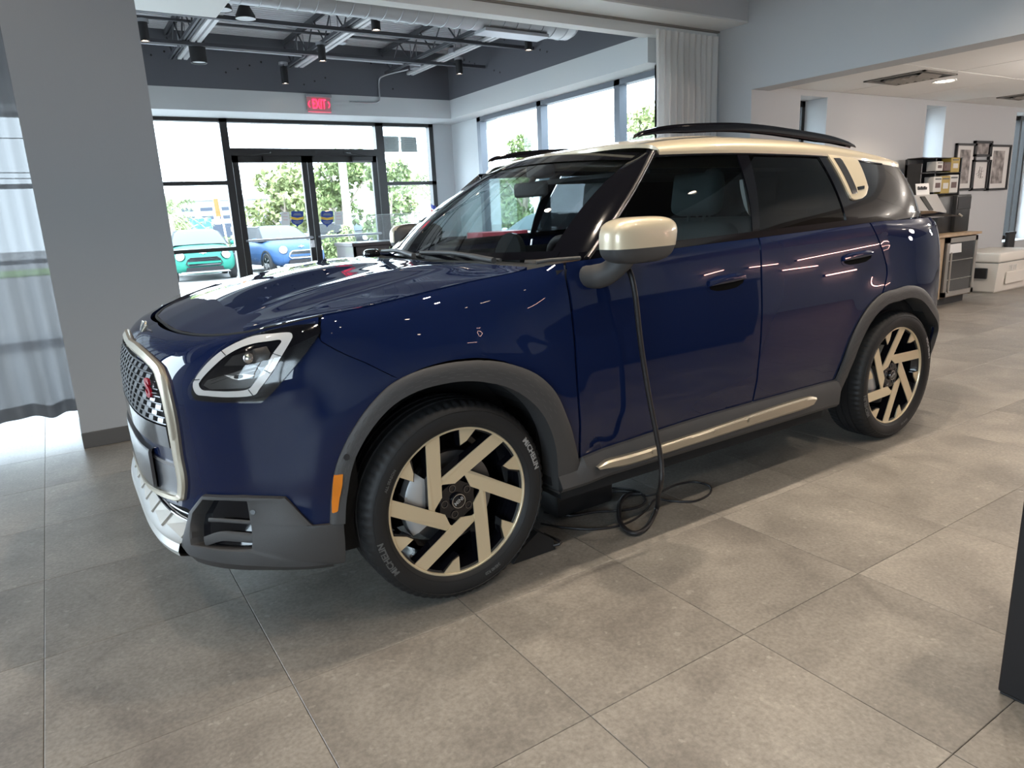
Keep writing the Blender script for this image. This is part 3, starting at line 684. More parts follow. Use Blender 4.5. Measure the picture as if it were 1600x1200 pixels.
# doors
sB, sF = cutB[-1][0], cutF[-1][0]
sill = lambda s: .375+.03*sm(1.1, 1.5, s)
cutB[0][1] = sill(cutB[0][0]); cutF[0][1] = sill(cutF[0][0])
fd = wpanel('front_door', [(s, sill(s)) for s in np.linspace(cutF[0][0]+gp, cutB[0][0]-gp, 30)], top_between(sF+gp, sB-gp), shift(cutF, gp), shift(cutB, -gp), 44, 40, 'paint_blue')
k0 = int(np.argmin(np.abs(arch_r[:, 0]-1.985)))
cutR = np.vstack([arch_r[:k0+1]*1.0, dense(onWs([(1387, 440), (1383, 405), (1372, 378)]), 8)[0:], [(onW(1360, 358)[0], ZT1(onW(1360, 358)[0])-.002)]])
cutR = np.vstack([arch_r[:k0+1], dense([arch_r[k0], onW(1386, 425), onW(1379, 392), (onW(1362, 360)[0], ZT1(onW(1362, 360)[0])-.002)], 16)[1:]])
cutRs = cutR.copy(); cutRs[:, 0] -= gp
rd = wpanel('rear_door', [(s, sill(s)+(arch_r[0][1]-sill(cutR[0][0]))*max(0, (f-.5)*2)) for s, f in zip(np.linspace(cutB[0][0]+gp, cutR[0][0]-gp, 20), np.linspace(0, 1, 20))], top_between(sB+gp, cutR[-1][0]-gp), shift(cutB, gp), cutRs, 44, 40, 'paint_blue')
# rear quarter and tail
sQ = 2.42
qa = arch_r[k0:]; cutR2 = cutR[k0:].copy(); cutR2[:, 0] += gp
wpanel('rear_quarter_panel', np.vstack([qa, [(sQ, .31)]]), top_between(cutR2[-1][0], sQ), cutR2, [(sQ, z) for z in np.linspace(.31, ZT1(sQ)-.001, 20)], 40, 34, 'paint_blue')
wpanel('tailgate', [(s, .42) for s in np.linspace(sQ+.006, 3, 24)], top_between(sQ+.006, 3), [(sQ+.006, z) for z in np.linspace(.42, ZT1(sQ)-.001, 20)], [(3, z) for z in np.linspace(.42, 1.159, 20)], 24, 30, 'paint_blue')
wpanel('rear_bumper', [(s, .20) for s in np.linspace(sQ-.01, 3, 24)], [(s, .43) for s in np.linspace(sQ-.01, 3, 24)], [(sQ-.01, .2), (sQ-.01, .43)], [(3, .2), (3, .43)], 24, 8, 'cladding', off=.016)
fillpatch('tail_lamp', [(2.56, .84), (2.78, .84), (2.78, 1.05), (2.56, 1.05)], 'red_enamel', .004, rim=-.002)
# front fender
cut1 = dense(onWs([(498, 532), (520, 545), (545, 557), (570, 567), (600, 582), (629, 596)]), 16)   # fender / bumper seam
k1 = int(np.argmin(np.hypot(arch_f[:, 0]-cut1[-1][0], (arch_f[:, 1]-cut1[-1][1]))))
hs = onW(500, 498)[0]
left_f = np.vstack([cut1[::-1], [(hs, ZT1(hs)-.002)]])
fender = wpanel('front_fender', np.vstack([[cut1[-1]], arch_f[k1+1:]]), top_between(hs+.004, sF-gp, 50), shift(left_f, .003), shift(cutF, -gp), 56, 34, 'paint_blue')
# front bumper skin
clad_top = onWs([(301, 800), (321, 772), (446, 776), (488, 821), (514, 817)])
bot_b = np.vstack([[(0, .43), (.2, .43)], [(clad_top[0][0]-.02, .44)], clad_top])
right_b = np.vstack([arch_f[:k1+1], cut1[::-1][1:], [(hs-.004, ZT1(hs-.004)-.002)]])
bump_skin = wpanel('front_bumper', resamp(bot_b, 80), top_between(0, hs-.004, 60), [(0, z) for z in np.linspace(.43, ZT1(0)-.001, 30)], right_b, 72, 44, 'paint_blue')
# inner dark shell so no light leaks through the seams
mb = MB(); mb.grid(np.array([[Wp((s, .22+(ZT1(s)-.24)*v), -.07) for v in np.linspace(0, 1, 14)] for s in np.linspace(0, .70, 24)])); o = mb.build('bumper_core', 'liner', car); mirror(o, car)
# ------------------------------------------------------------------ arch cladding, sill, wheel wells
def arch_clad(name, outer, inner, n=150):
    A, B = resamp(outer, n), resamp(inner, n); rows = []
    for i in range(n):
        o0 = Wp(A[i], .002); o1 = Wp(A[i], .012); m1 = Wp(A[i]*.5+B[i]*.5, .020); i0 = Wp(B[i], .020); i0b = Wp(B[i], .014); i1 = i0.copy(); i1[1] -= .10
        rows.append([o0, o1, Wp(A[i]*.85+B[i]*.15, .018), m1, i0, i0b, i1])
    mb = MB(); mb.grid(np.array(rows)); o = recalc(mb.build(name, 'cladding', car, smooth=45)); mb2 = MB()
    for r in range(5):     # fine dashes pressed into the cladding
        f = .20+.14*r
        for i in range(10+(r*2) % 5, n-40, 5):
            p, q = A[i]*(1-f)+B[i]*f, A[i+2]*(1-f)+B[i+2]*f; P0, P1 = Wp(p, .0212), Wp(q, .0212); d = (Wp(A[i], .02)-Wp(B[i], .02)); d /= np.linalg.norm(d)
            mb2.add([P0, P1, P1+d*.0013, P0+d*.0013], [(0, 1, 2, 3)])
    mb2.build('pressed_dash', 'clad_line', o, kind='stuff'); mirror(o, car); return o
ac = arch_clad('front_arch_cladding', arch_f, arch_fi)
ri = []
for i in range(60):
    a = arch_r[i]; P = W1(*a); cx, cz = -2.66, .352; d = np.array([P[0]-cx, P[2]-cz]); L = np.hypot(*d); k = (L-.062)/L
    ri.append((a, k))
inner_r = []
for a, k in ri:
    P = W1(*a); tx, tz = -2.66+(P[0]+2.66)*k, .352+(P[2]-.352)*k
    s = a[0]
    for _ in range(30):
        q = W1(s, tz); s += (q[0]-tx)*.25/1.0
    inner_r.append((s, tz))
inner_r[0] = (inner_r[0][0], .33)
arch_clad('rear_arch_cladding', arch_r, np.array(inner_r))
def well(xc, r, y0, y1):
    mb = MB(); n = 30; G = np.array([[(xc+r*math.cos(a), y, .352+r*math.sin(a)) for y in (y0, y1)] for a in np.linspace(-.12, PI+.12, n)]); mb.grid(G)
    mb.add([(xc+r*math.cos(a), y0, .352+r*math.sin(a)) for a in np.linspace(-.12, PI+.12, n)], [tuple(range(n))])
    o = mb.build('wheel_well', 'liner', car); mirror(o, car)
well(0, .425, .50, .875); well(-2.675, .43, .50, .86)
# sill
ss = np.linspace(arch_fi[-1][0]-.004, arch_r[0][0]+.012, 60)
rows = []
for s in ss:
    zt_ = sill(s)+.020 if s > cutF[0][0]-.002 else .365
    rows.append([Wp((s, zt_+.002), -.004), Wp((s, zt_), .012), Wp((s, zt_-.03), .040), Wp((s, .318), .052), Wp((s, .300), .042), Wp((s, .285), -.01), Wp((s, .245), -.10)])
mb = MB(); mb.grid(np.array(rows)); o = recalc(mb.build('sill_cladding', 'cladding', car, smooth=35)); mirror(o, car)
st = onWs([(935, 729), (975, 719), (1010, 709), (1100, 680), (1200, 648), (1274, 624)])
sp = cr(np.array(st), 50); 
def side_pt(px, py, y): return at(px, py, 1, y)
top_e = [(933, 730), (950, 720), (975, 713), (1010, 703), (1100, 674), (1200, 640), (1262, 621), (1276, 621)]; bot_e = [(936, 734), (960, 731), (985, 726), (1020, 715), (1110, 686), (1200, 657), (1255, 640), (1268, 634)]
A = cr([side_pt(*p, .935) for p in top_e], 50); B = cr([side_pt(*p, .935) for p in bot_e], 50)
G = np.stack([A+[0, -.02, 0], A, A*.8+B*.2+[0, .008, 0], A*.2+B*.8+[0, .008, 0], B, B+[0, -.02, 0]], 1)
mb = MB(); mb.grid(G); o = recalc(mb.build('sill_trim_strip', 'champagne', car, smooth=30))
for f0, f1 in ((.20, .36), (.47, .60), (.62, .93)):
    ks = np.arange(int(f0*50), int(f1*50)+1); G2 = np.stack([A[ks]*.92+B[ks]*.08+[0, .006, 0], A[ks]*.90+B[ks]*.10+[0, .0125, 0], A[ks]*.52+B[ks]*.48+[0, .0125, 0], A[ks]*.50+B[ks]*.50+[0, .006, 0]], 1)
    mb = MB(); mb.grid(G2); recalc(mb.build('strip_step', 'champagne', o, smooth=20))
mirror(o, car)
# underbody and cabin tub
mb = MB(); mb.box((-3.40, -.62, .20), (.62, .62, .26)); mb.box((-2.12, -.84, .22), (-.46, .84, .30)); mb.build('underbody', 'liner', car)
mb = MB(); mb.box((-2.20, -.86, .30), (-.40, .86, .36)); mb.box((-.46, -.80, .36), (-.38, .80, 1.04)); mb.box((-3.3, -.60, .5), (-2.2, .60, .62))
for s_ in (1, -1):
    mb.box((-2.2, s_*.80, .36), (-.45, s_*.868, 1.10)); mb.box((-3.15, s_*.60, .5), (-2.2, s_*.80, 1.13))
mb.build('cabin_tub', 'trim_inside', car)
mb = MB(); mb.box((-.40, -.60, .55), (.55, .60, .94)); mb.build('engine_block_cover', 'liner', car)
# ------------------------------------------------------------------ hood
def hood_pts(n=61, m=40):
    ys = np.concatenate([-np.linspace(1, 0, n//2+1), np.linspace(0, 1, n//2+1)[1:]])
    side = np.array([_hb[i] for i in range(5, len(_hb))]+[(-.31, .812, 1.105), (-.365, .808, 1.117)])
    lead = _hb[:6]
    def lead_at(u):
        a = abs(u); L = resamp(lead, 40); f = np.interp(a*.80, L[:, 1], np.arange(40)); i = int(min(f, 38)); t = f-i; p = L[i]*(1-t)+L[i+1]*t; return np.array([p[0], np.sign(u)*p[1] if u else 0, p[2]])
    rear = lambda u: np.array([-.275-.09*abs(u)**2.2, u*.808, 1.131-.014*abs(u)**2])
    S_ = cr(side, m)
    b = np.array([lead_at(u) for u in ys]); t = np.array([rear(u) for u in ys]); l = S_*[1, -1, 1]; r = S_
    b[0] = l[0]; b[-1] = r[0]; t[0] = l[-1]; t[-1] = r[-1]
    G = tfi(b, t, l, r); U = np.abs(ys)[:, None]; V = np.linspace(0, 1, m)[None]
    G[..., 2] += .066*np.clip(4*V*(1-V), 0, 1)**.85*(1-U**2.2)
    G[..., 2] += .010*np.exp(-((U-.62)/.09)**2)*sm(.02, .3, V)*(1-sm(.8, 1, V)) - .006*np.exp(-((U-.30)/.16)**2)*sm(.1, .4, V)
    return G
HG = hood_pts(); mb = MB(); mb.shell(HG, np.array([0, 0, -.018])); hood = recalc(mb.build('hood', 'paint_blue', car, smooth=40))
edge = np.array([_hb[i] for i in range(0, 6)]); E = cr(np.vstack([edge[::-1]*[1, -1, 1], edge[1:]]), 60)
mb = MB(); mb.tube(E+[.003, 0, -.003], .0055, 8); mb.build('hood_edge_seal', 'liner', car, smooth=50)
# cowl
mb = MB(); mb.grid(np.array([[(x-.02*abs(y)**2, y, z) for (x, z) in ((-.28-.09*abs(y/.8)**2.2, 1.118-.01*abs(y)), (-.40-.12*abs(y)**2, 1.112))] for y in np.linspace(-.80, .80, 30)])); mb.build('cowl', 'liner', car)
# ------------------------------------------------------------------ glasshouse
zro = lambda x: pch(x, [-3.25, -2.87, -2.54, -2.26, -1.9, -1.6, -1.10, -.9], [1.455, 1.474, 1.494, 1.512, 1.521, 1.524, 1.515, 1.50])
yro = lambda x: pch(x, [-3.22, -3.05, -2.8, -2.5, -2.0, -1.5, -1.10, -.9], [.50, .60, .65, .675, .686, .688, .680, .672])
ybl = lambda x: pch(x, [-3.40, -3.20, -3.08, -2.95, -2.75, -2.5, -2.2, -.5], [.52, .665, .735, .785, .825, .845, .850, .848])
zbl = lambda x: (ztop_x(x) if x > -2.8 else 1.188)+.012
def Sg(x, t, off=0.0):
    y = ybl(x)*(1-t)+yro(x)*t+.020*4*t*(1-t); z = zbl(x)*(1-t)+zro(x)*t
    p = np.array([x, y, z]); return p+np.array([0, .90, .42])*off
def onS(px, py):
    x, t = -1.5, .5
    for _ in range(40):
        p0 = proj([Sg(x, t)])[0]; r = np.array([px, py])-p0
        if np.hypot(*r) < .05: break
        h = 1e-3; J = np.stack([(proj([Sg(x+h, t)])[0]-p0)/h, (proj([Sg(x, t+h)])[0]-p0)/h], 1); d = np.linalg.solve(J, r); d = np.clip(d, -.3, .3); x += d[0]; t += d[1]
        x = min(max(x, -3.3), -.3); t = min(max(t, -.1), 1.1)
    return np.array([x, t])
def spanel(name, b, t, l, r, n, m, mt, off=0.0, thick=.006, mir=True):
    rs = lambda P, k: resamp(np.array(P), k); D = tfi(rs(b, n), rs(t, n), rs(l, m), rs(r, m))
    G = np.array([[Sg(D[i, j][0], D[i, j][1], off) for j in range(m)] for i in range(n)]); mb = MB(); mb.shell(G, np.array([0, -thick*.9, -thick*.4]))
    o = recalc(mb.build(name, mt, car, smooth=40))
    if mir: mirror(o, car)
    return o
def squad(name, bl, br, tr, tl, mt, off=0.0, thick=.006, n=16, m=12):
    bl, br, tr, tl = [np.array(q, float) for q in (bl, br, tr, tl)]
    return spanel(name, [bl, br], [tl, tr], [bl, tl], [br, tr], n, m, mt, off, thick)
q = lambda px, py: onS(px, py)
aB, aT = q(915, 401), q(1019, 243)
B1b, B1t = q(1176, 374), q(1152, 242); B2b, B2t = q(1186, 373), q(1170, 242)
C1b, C1t = q(1324, 351), q(1279, 246)
D1b, D1t = q(1340, 350), q(1296, 246)
# panes
squad('front_door_glass', (aB[0]-.015, .02), (B1b[0], .02), (B1t[0], .965), (aT[0]-.02, .965), 'car_glass', -.004)
squad('rear_door_glass', (B2b[0], .02), (C1b[0], .02), (C1t[0], .965), (B2t[0], .965), 'car_tint', -.004)
squad('b_pillar_cover', (B1b[0], -.03), (B2b[0], -.03), (B2t[0], 1.0), (B1t[0], 1.0), 'gloss_black', .002)
squad('c_pillar_cover', (C1b[0], -.03), (D1b[0]-.01, -.03), (D1t[0]-.01, 1.0), (C1t[0], 1.0), 'gloss_black', .002)
spanel('window_header', [(x, .955) for x in np.linspace(aT[0], -2.80, 30)], [(x, 1.03) for x in np.linspace(aT[0]+.02, -2.80, 30)], [(aT[0], .955), (aT[0]+.02, 1.03)], [(-2.80, .955), (-2.80, 1.03)], 30, 4, 'gloss_black', .004)
spanel('belt_moulding', [(x, -.075) for x in np.linspace(aB[0]+.03, -3.10, 60)], [(x, .03) for x in np.linspace(aB[0]+.03, -3.10, 60)], [(aB[0]+.03, -.075), (aB[0]+.03, .03)], [(-3.10, -.075), (-3.10, .03)], 60, 4, 'gloss_black', .008)
spanel('quarter_glass', [(x, .0) for x in np.linspace(D1b[0]-.012, -3.30, 24)], [(x, .985) for x in np.linspace(D1t[0]-.012, -3.13, 24)], [(D1b[0]-.012, 0), (D1t[0]-.012, .985)], [(-3.30, 0), (-3.13, .985)], 24, 16, 'gloss_black', .0)
# cream C-panel with the slim grille
cp = [q(1291, 243), q(1337, 250), q(1343, 262), q(1354, 294), q(1351, 306), q(1345, 311), q(1333, 314), q(1328, 311), q(1322, 300)]
def sfill(name, outline, mt, off, rim, parent=None, n=60, rings=4):
    A = resamp(np.array(list(outline)+[outline[0]]), n+1)[:-1]; c = A.mean(0); rr = [(1, rim), (1, off), (.94, off+.002)]+[(k/rings, off+.002) for k in range(rings-1, 0, -1)]
    V = [Sg(*(c+(A[i]-c)*f), o_) for f, o_ in rr for i in range(n)]+[Sg(*c, off+.002)]; F = []
    for k in range(len(rr)-1):
        for i in range(n): j = (i+1) % n; F.append((k*n+i, k*n+j, (k+1)*n+j, (k+1)*n+i))
    for i in range(n): F.append(((len(rr)-1)*n+i, (len(rr)-1)*n+(i+1) % n, len(V)-1))
    mb = MB(); mb.add(V, F); o = recalc(mb.build(name, mt, parent or car, smooth=40)); return o
cpan = sfill('pillar_badge_panel', cp, 'paint_cream', .010, -.004)
sl = [q(1299, 249), q(1310, 249), q(1337, 304), q(1328, 305)]
sfill('badge_slot', sl, 'dark_chrome', .0135, .010, cpan, 40, 3)
tx = [q(1336, 294), q(1347, 292), q(1347, 297), q(1337, 299)]
sfill('model_lettering', tx, 'gloss_black', .0135, .011, cpan, 24, 2); mirror(cpan, car)
# windshield
def ws_b(u): return np.array([-.372-.155*abs(u)**2, u*.765, 1.118+.012*abs(u)**2])
def ws_t(u): return np.array([-1.005-.115*abs(u)**2.2, u*.625, 1.553-.034*abs(u)**2])
us = np.linspace(-1, 1, 41); vs_ = np.linspace(0, 1, 20)
WG = np.array([[ws_b(u)*(1-v)+ws_t(u)*v+np.array([.022, 0, .03])*4*v*(1-v) for v in vs_] for u in us])
mb = MB(); mb.grid(WG[2:-2]); recalc(mb.build('windshield', 'car_screen', car, smooth=60))
band = WG.copy()
mb = MB(); mb.grid(WG[1:-1, 17:]+[.003, 0, .003]); mb.build('windshield_header_band', 'gloss_black', car, smooth=60)
mb = MB(); mb.grid(WG[:, :2]+[.003, 0, .003]); mb.build('windshield_lower_band', 'gloss_black', car, smooth=60)
# A pillar: gloss black corner between windshield and side glass
E0 = np.array([ws_b(.95)*(1-v)+ws_t(.95)*v+np.array([.022, 0, .03])*4*v*(1-v) for v in vs_]); 
F0 = np.array([Sg(aB[0]*(1-v)+aT[0]*v, -.03*(1-v)+1.0*v, .004) for v in vs_])
mid = (E0+F0)/2+np.array([.022, .026, .0])
G = np.array([[(1-t)**2*E0[k]+2*t*(1-t)*mid[k]+t*t*F0[k] for t in np.linspace(0, 1, 9)] for k in range(20)])
mb = MB(); mb.shell(G, np.array([-.03, -.035, -.005])); o = recalc(mb.build('a_pillar', 'gloss_black', car, smooth=60)); mirror(o, car)
mb = MB(); mb.tube([F0[k]+[.002, .008, .0] for k in range(20)], .010, 8); o = mb.build('pillar_strip', 'dark_chrome', car, smooth=60); mirror(o, car)
mb = MB(); P3 = [side_pt(905, 403, .868)+np.array([0, .006, 0]), side_pt(880, 405, .862), side_pt(855, 407, .84), side_pt(838, 410, .825)]; mb.tube(cr(P3, 20), .007, 8); o = mb.build('fender_corner_seal', 'cladding', car, smooth=60); mirror(o, car)
# rear screen
mb = MB(); mb.grid(np.array([[np.array([-3.30-.13*(1-u*u)+.0, u*.60, 1.20])*(1-v)+np.array([-3.14-.10*(1-u*u), u*.54, 1.46])*v for v in np.linspace(0, 1, 8)] for u in np.linspace(-1, 1, 24)])); mb.build('rear_screen', 'car_tint', car, smooth=60)
mb = MB(); mb.grid(np.array([[np.array([-3.25-.13*(1-u*u)+.0, u*.72, 1.205])*(1-v)+np.array([-3.44-.12*(1-u*u), u*.80, 1.165])*v for v in np.linspace(0, 1, 4)] for u in np.linspace(-1, 1, 24)])); mb.build('tailgate_ledge', 'paint_blue', car, smooth=60)
# shoulder shelf between the tapering rear glass and the body
mb = MB(); G = []
for x in np.linspace(-.42, -3.28, 70):
    a = Sg(x, -.07); s_ = sx2(x) if x > X1 else None
    if s_ is None:
        lo_, hi_ = 2.0, 2.95
        for _ in range(40):
            m_ = (lo_+hi_)/2
            if W1(m_, ZT1(m_)-.001)[0] > x: lo_ = m_
            else: hi_ = m_
        s_ = lo_
    b_ = W1(s_, ZT1(s_)-.001); G.append([a+[0, -.02, 0], b_+[0, 0, .0005]])
mb.grid(np.array(G)); o = recalc(mb.build('body_shoulder', 'paint_blue', car, smooth=60)); mirror(o, car)
# roof
xs_ = np.linspace(0, 1, 44); us = np.linspace(-1, 1, 61)
def roof_pt(u, v):
    a = abs(u); xf = ws_t(0)[0]*(1)-.115*min(a*1.08, 1.)**2.2; xr = -3.30+.16*a**2.5; x = xf*(1-v)+xr*v
    ye = float(yro(x))+.010; ze = float(zro(x))+.004
    zc = float(pch(x, [-3.3, -3.1, -2.8, -2.5, -2.0, -1.6, -1.3, -1.12, -1.0], [1.492, 1.515, 1.555, 1.587, 1.618, 1.625, 1.607, 1.582, 1.556]))
    return np.array([x, u*ye, ze+(zc-ze)*(1-a**3.4)**(1/2.2)])
ur = np.sign(us)*(1-(1-np.abs(us))**1.7)
RG = np.array([[roof_pt(u, v) for v in xs_] for u in ur]); mb = MB(); mb.shell(RG, np.array([0, 0, -.015])); recalc(mb.build('roof', 'paint_cream', car, smooth=50))
mb = MB(); mb.box((-2.95, -.45, 1.45), (-1.3, .45, 1.47)); mb.build('headliner', 'trim_inside', car)
# roof rails
rp = [at(px, py, 1, .585) for px, py in ((993, 213), (1006, 206), (1050, 197.5), (1130, 194), (1185, 197), (1240, 204.5), (1290, 213), (1320, 222), (1333, 229))]
Rr = cr(rp, 50); lo = Rr.copy(); lo[:, 2] -= np.interp(np.linspace(0, 1, 50), [0, .06, .2, .8, .95, 1], [.0, .012, .024, .026, .012, .0])
mb = MB(); rows = []
for k in range(50):
    c = Rr[k]; l = lo[k]; rows.append([l+[0, -.016, -.008], c+[0, -.016, -.004], c+[0, -.009, .006], c+[0, .009, .006], c+[0, .016, -.004], l+[0, .016, -.008]])
mb.grid(np.array(rows)); o = recalc(mb.build('roof_rail', 'gloss_black', car, smooth=50)); mirror(o, car)
# ------------------------------------------------------------------ side mirror
def superell(c, r, e1, e2, n=28, m=16, shape=None):
    V = []; F = []; sp_ = lambda v, e: np.sign(v)*abs(v)**e
    for i in range(m+1):
        th = -PI/2+PI*i/m
        for k in range(n):
            ph = 2*PI*k/n; p = np.array([r[0]*sp_(math.cos(th), e1)*sp_(math.cos(ph), e2), r[1]*sp_(math.cos(th), e1)*sp_(math.sin(ph), e2), r[2]*sp_(math.sin(th), e1)])
            if shape: p = shape(p)
            V.append(np.array(c)+p)
    for i in range(m):
        for k in range(n): l = (k+1) % n; F.append((i*n+k, i*n+l, (i+1)*n+l, (i+1)*n+k))
    return V, F
mc = np.array([-.700, 1.015, 1.192]); ax_ = math.radians(4); Rz = np.array([[math.cos(ax_), -math.sin(ax_), 0], [math.sin(ax_), math.cos(ax_), 0], [0, 0, 1]])
def mshape(p): p = p.copy(); p[0] *= 1+.10*p[2]/.08 if p[0] < 0 else 1; return Rz@p
V, F = superell(mc, (.158, .075, .080), .60, .60, 40, 24, mshape); V = np.array(V)
up = [f for f in F if np.mean([V[i][2] for i in f]) > mc[2]-.029 and np.mean([V[i][1] for i in f]) > mc[1]-.03]; dn = [f for f in F if f not in set(up)]
mb = MB(); mb.add(V, up); mir_ = recalc(mb.build('mirror_cap', 'paint_cream', car, smooth=70))
mb = MB(); mb.add((V-mc)*[.985, .985, .99]+mc, dn); mb.build('mirror_base', 'cladding', mir_, smooth=70)
mb = MB(); mb.tube(cr([(-.570, .845, 1.072), (-.590, .900, 1.068), (-.615, .945, 1.080), (-.645, .985, 1.12), (-.660, 1.00, 1.15)], 20), np.interp(np.linspace(0, 1, 20), [0, .35, .7, 1], [.036, .044, .040, .042]), 16); mb.build('mirror_stalk', 'cladding', mir_, smooth=70)
mf = mirror(mir_, car); mf.location = (-.10, .03, .0)
# ------------------------------------------------------------------ door handles
def handle(pts_out, lo_):
    pan = fillpatch('door_handle', onWs(pts_out), 'paint_blue', .0012, rim=-.003, n=48, rings=3, mir=False, spl=True)
    fillpatch('handle_recess', onWs(lo_), 'gloss_black', .003, rim=.001, n=40, rings=3, parent=pan, mir=False, spl=True)
    c = np.array(onWs(pts_out)).mean(0); P = onWs(pts_out); 
    return pan
def ell(cx, cy, rx, ry, sl_, n=14, sq=.7): 
    out = []
    for k in range(n):
        a = 2*PI*k/n; X = rx*np.sign(math.cos(a))*abs(math.cos(a))**sq; Y = ry*np.sign(math.sin(a))*abs(math.sin(a))**sq; out.append((cx+X, cy+Y+sl_*X))
    return out
for (cx, cy, rx, ry) in ((1134.5, 441.5, 31, 15), (1339.5, 403, 25, 12)):
    pan = fillpatch('door_handle', onWs(ell(cx, cy, rx, ry, -.16)), 'paint_blue', .0015, rim=-.003, n=48, rings=3, mir=False, spl=True)
    lowr = [(cx+X, cy+Y-.16*X) for X, Y in ((-rx*.86, ry*.05), (-rx*.4, ry*.0), (rx*.3, -ry*.05), (rx*.88, -ry*.12), (rx*.84, ry*.3), (rx*.5, ry*.68), (0, ry*.78), (-rx*.5, ry*.74), (-rx*.82, ry*.45))]
    upr = [(cx+X, cy+Y-.16*X) for X, Y in ((-rx*.92, ry*.12), (-rx*.9, -ry*.45), (-rx*.5, -ry*.8), (rx*.5, -ry*.84), (rx*.9, -ry*.5), (rx*.94, -ry*.1), (rx*.3, ry*.02), (-rx*.4, ry*.08))]
    fillpatch('handle_recess', onWs(lowr), 'recess_black', .0022, rim=.001, n=40, rings=3, parent=pan, mir=False)
    fillpatch('handle_grip', onWs(upr), 'paint_blue', .010, rim=.001, dome=.006, n=44, rings=4, parent=pan, mir=False)
    mirror(pan, car)
# ------------------------------------------------------------------ front end
hl_out = onWs([(301, 604), (300, 615), (305, 624), (330, 627), (370, 628), (411, 628), (428, 612), (450, 586), (478, 553), (502, 520), (501, 511), (494, 506), (460, 509), (422, 516), (395, 524), (368, 535), (345, 550), (325, 570)])
lamp = fillpatch('headlight', hl_out, 'gloss_black', .003, rim=-.004, mir=False, n=120, rings=10)
d_out = [(305, 598), (305, 606), (311, 616), (325, 618), (360, 620), (397, 617), (407, 607), (425, 583), (441, 557), (456, 532), (458, 525), (453, 521), (430, 523), (400, 527), (375, 536), (350, 549), (330, 565), (313, 584)]
d_in = [(314, 599), (315, 604), (320, 609), (330, 610), (360, 611), (388, 608), (399, 598), (414, 577), (428, 553), (440, 537), (441, 534), (438, 532), (425, 534), (400, 538), (378, 545), (356, 557), (339, 571), (321, 589)]
ringpatch('daytime_light_ring', onWs(d_out), onWs(d_in), 'drl_white', .008, .0085, lamp, 2, 120, False)
for a, b in (((305, 594), (316, 593)), ((349, 550), (356, 557)), ((441, 557), (428, 553)), ((424, 583), (414, 578)), ((397, 617), (390, 608))):
    wstrip('ring_joint', onWs([a, ((a[0]+b[0])/2, (a[1]+b[1])/2), b]), .0022, 'gloss_black', .0095, .001, lamp, False, 6)
mat('lamp_inner', (0.045, 0.042, 0.04), .35, metal=.3)
fillpatch('lamp_floor', onWs([(320, 602), (326, 594), (400, 573), (408, 580), (394, 602), (386, 606), (330, 608)]), 'lamp_inner', .006, rim=.004, parent=lamp, mir=False, n=60)
fillpatch('lamp_shelf', onWs([(352, 572), (366, 557), (405, 545), (418, 548), (414, 560), (408, 570)]), 'liner', .0065, rim=.004, parent=lamp, mir=False, n=60)
fillpatch('projector_housing', onWs([(397, 547), (418, 542), (424, 552), (420, 570), (410, 574), (398, 570)]), 'lamp_inner', .009, rim=.006, dome=.004, parent=lamp, mir=False, n=40)
c0 = Wp(onW(392, 561), .012); V, F = superell(c0, (.017, .017, .017), 1, 1, 20, 12); mb = MB(); mb.add(V, F); mb.build('projector_lens', 'chrome', lamp, smooth=80)
wg = [(353, 586), (366, 588), (374, 585), (384, 584), (400, 586), (392, 590), (384, 592), (376, 594), (366, 592)]
fillpatch('wing_emblem', onWs(wg), 'drl_white', .0085, rim=.006, parent=lamp, mir=False, n=50, rings=2)
fillpatch('emblem_centre', onWs(ell(375, 588.5, 7, 3, -.1)), 'liner', .0098, rim=.008, parent=lamp, mir=False, n=30, rings=2)
for k, y in enumerate((577, 582)):
    wstrip('lamp_rib', onWs([(332, y+18), (365, y+6), (402, y-4)]), .0015, 'dark_chrome', .0075, .001, lamp, False, 10)
cover = fillpatch('lamp_lens', hl_out, 'lamp_glass', .017, rim=.001, dome=.010, parent=lamp, mir=False, n=120, rings=10, smooth=60)
mirror(lamp, car)
# grille frame: half outline mirrored into one ring of two halves
fo = onWs([(205, 524), (218, 537), (235, 552), (252, 568), (259.4, 581), (266.5, 601), (275, 637.5), (282, 678), (287, 715), (293, 747), (292.5, 772), (288, 782)])
fi = onWs([(205, 545), (216, 556), (229, 567.5), (240.5, 579.5), (246.6, 592), (255, 620.5), (262, 651.6), (268, 684), (274, 716), (279.5, 745), (280.4, 762), (278, 771)])
ztp = fo[0][1]; 
FO = [(0, .913)]+[(s, z) for s, z in fo]+[(fo[-1][0]-.05, fo[-1][1]-.012), (.12, .432), (0, .428)]
FI = [(0, .888)]+[(s, z) for s, z in fi]+[(fi[-1][0]-.05, fi[-1][1]-.005), (.12, .447), (0, .443)]
def lin(P, n): return resamp(np.array(P), n)
nA = 90; A = lin(FO, nA); 
kk = np.linspace(0, len(FO)-1, 200)
def pidx(P, n): # resample by point index so matching corners stay matched
    P = np.array(P); t = np.linspace(0, len(P)-1, n); i = np.minimum(t.astype(int), len(P)-2); f = (t-i)[:, None]; return P[i]*(1-f)+P[i+1]*f
def cidx(P, n):
    P = np.array(P, float); Q = np.concatenate([[2*P[0]-P[1]], P, [2*P[-1]-P[-2]]]); out = []
    for t in np.linspace(0, len(P)-1-1e-9, n):
        i = int(t); f = t-i; p0, p1, p2, p3 = Q[i], Q[i+1], Q[i+2], Q[i+3]; out.append(.5*(2*p1+(p2-p0)*f+(2*p0-5*p1+4*p2-p3)*f*f+(3*p1-p0-3*p2+p3)*f**3))
    return np.array(out)
def smooth_pts(P, k=2):
    P = np.array(P, float)
    for _ in range(k): P[1:-1] = P[1:-1]*.5+(P[:-2]+P[2:])*.25
    return P
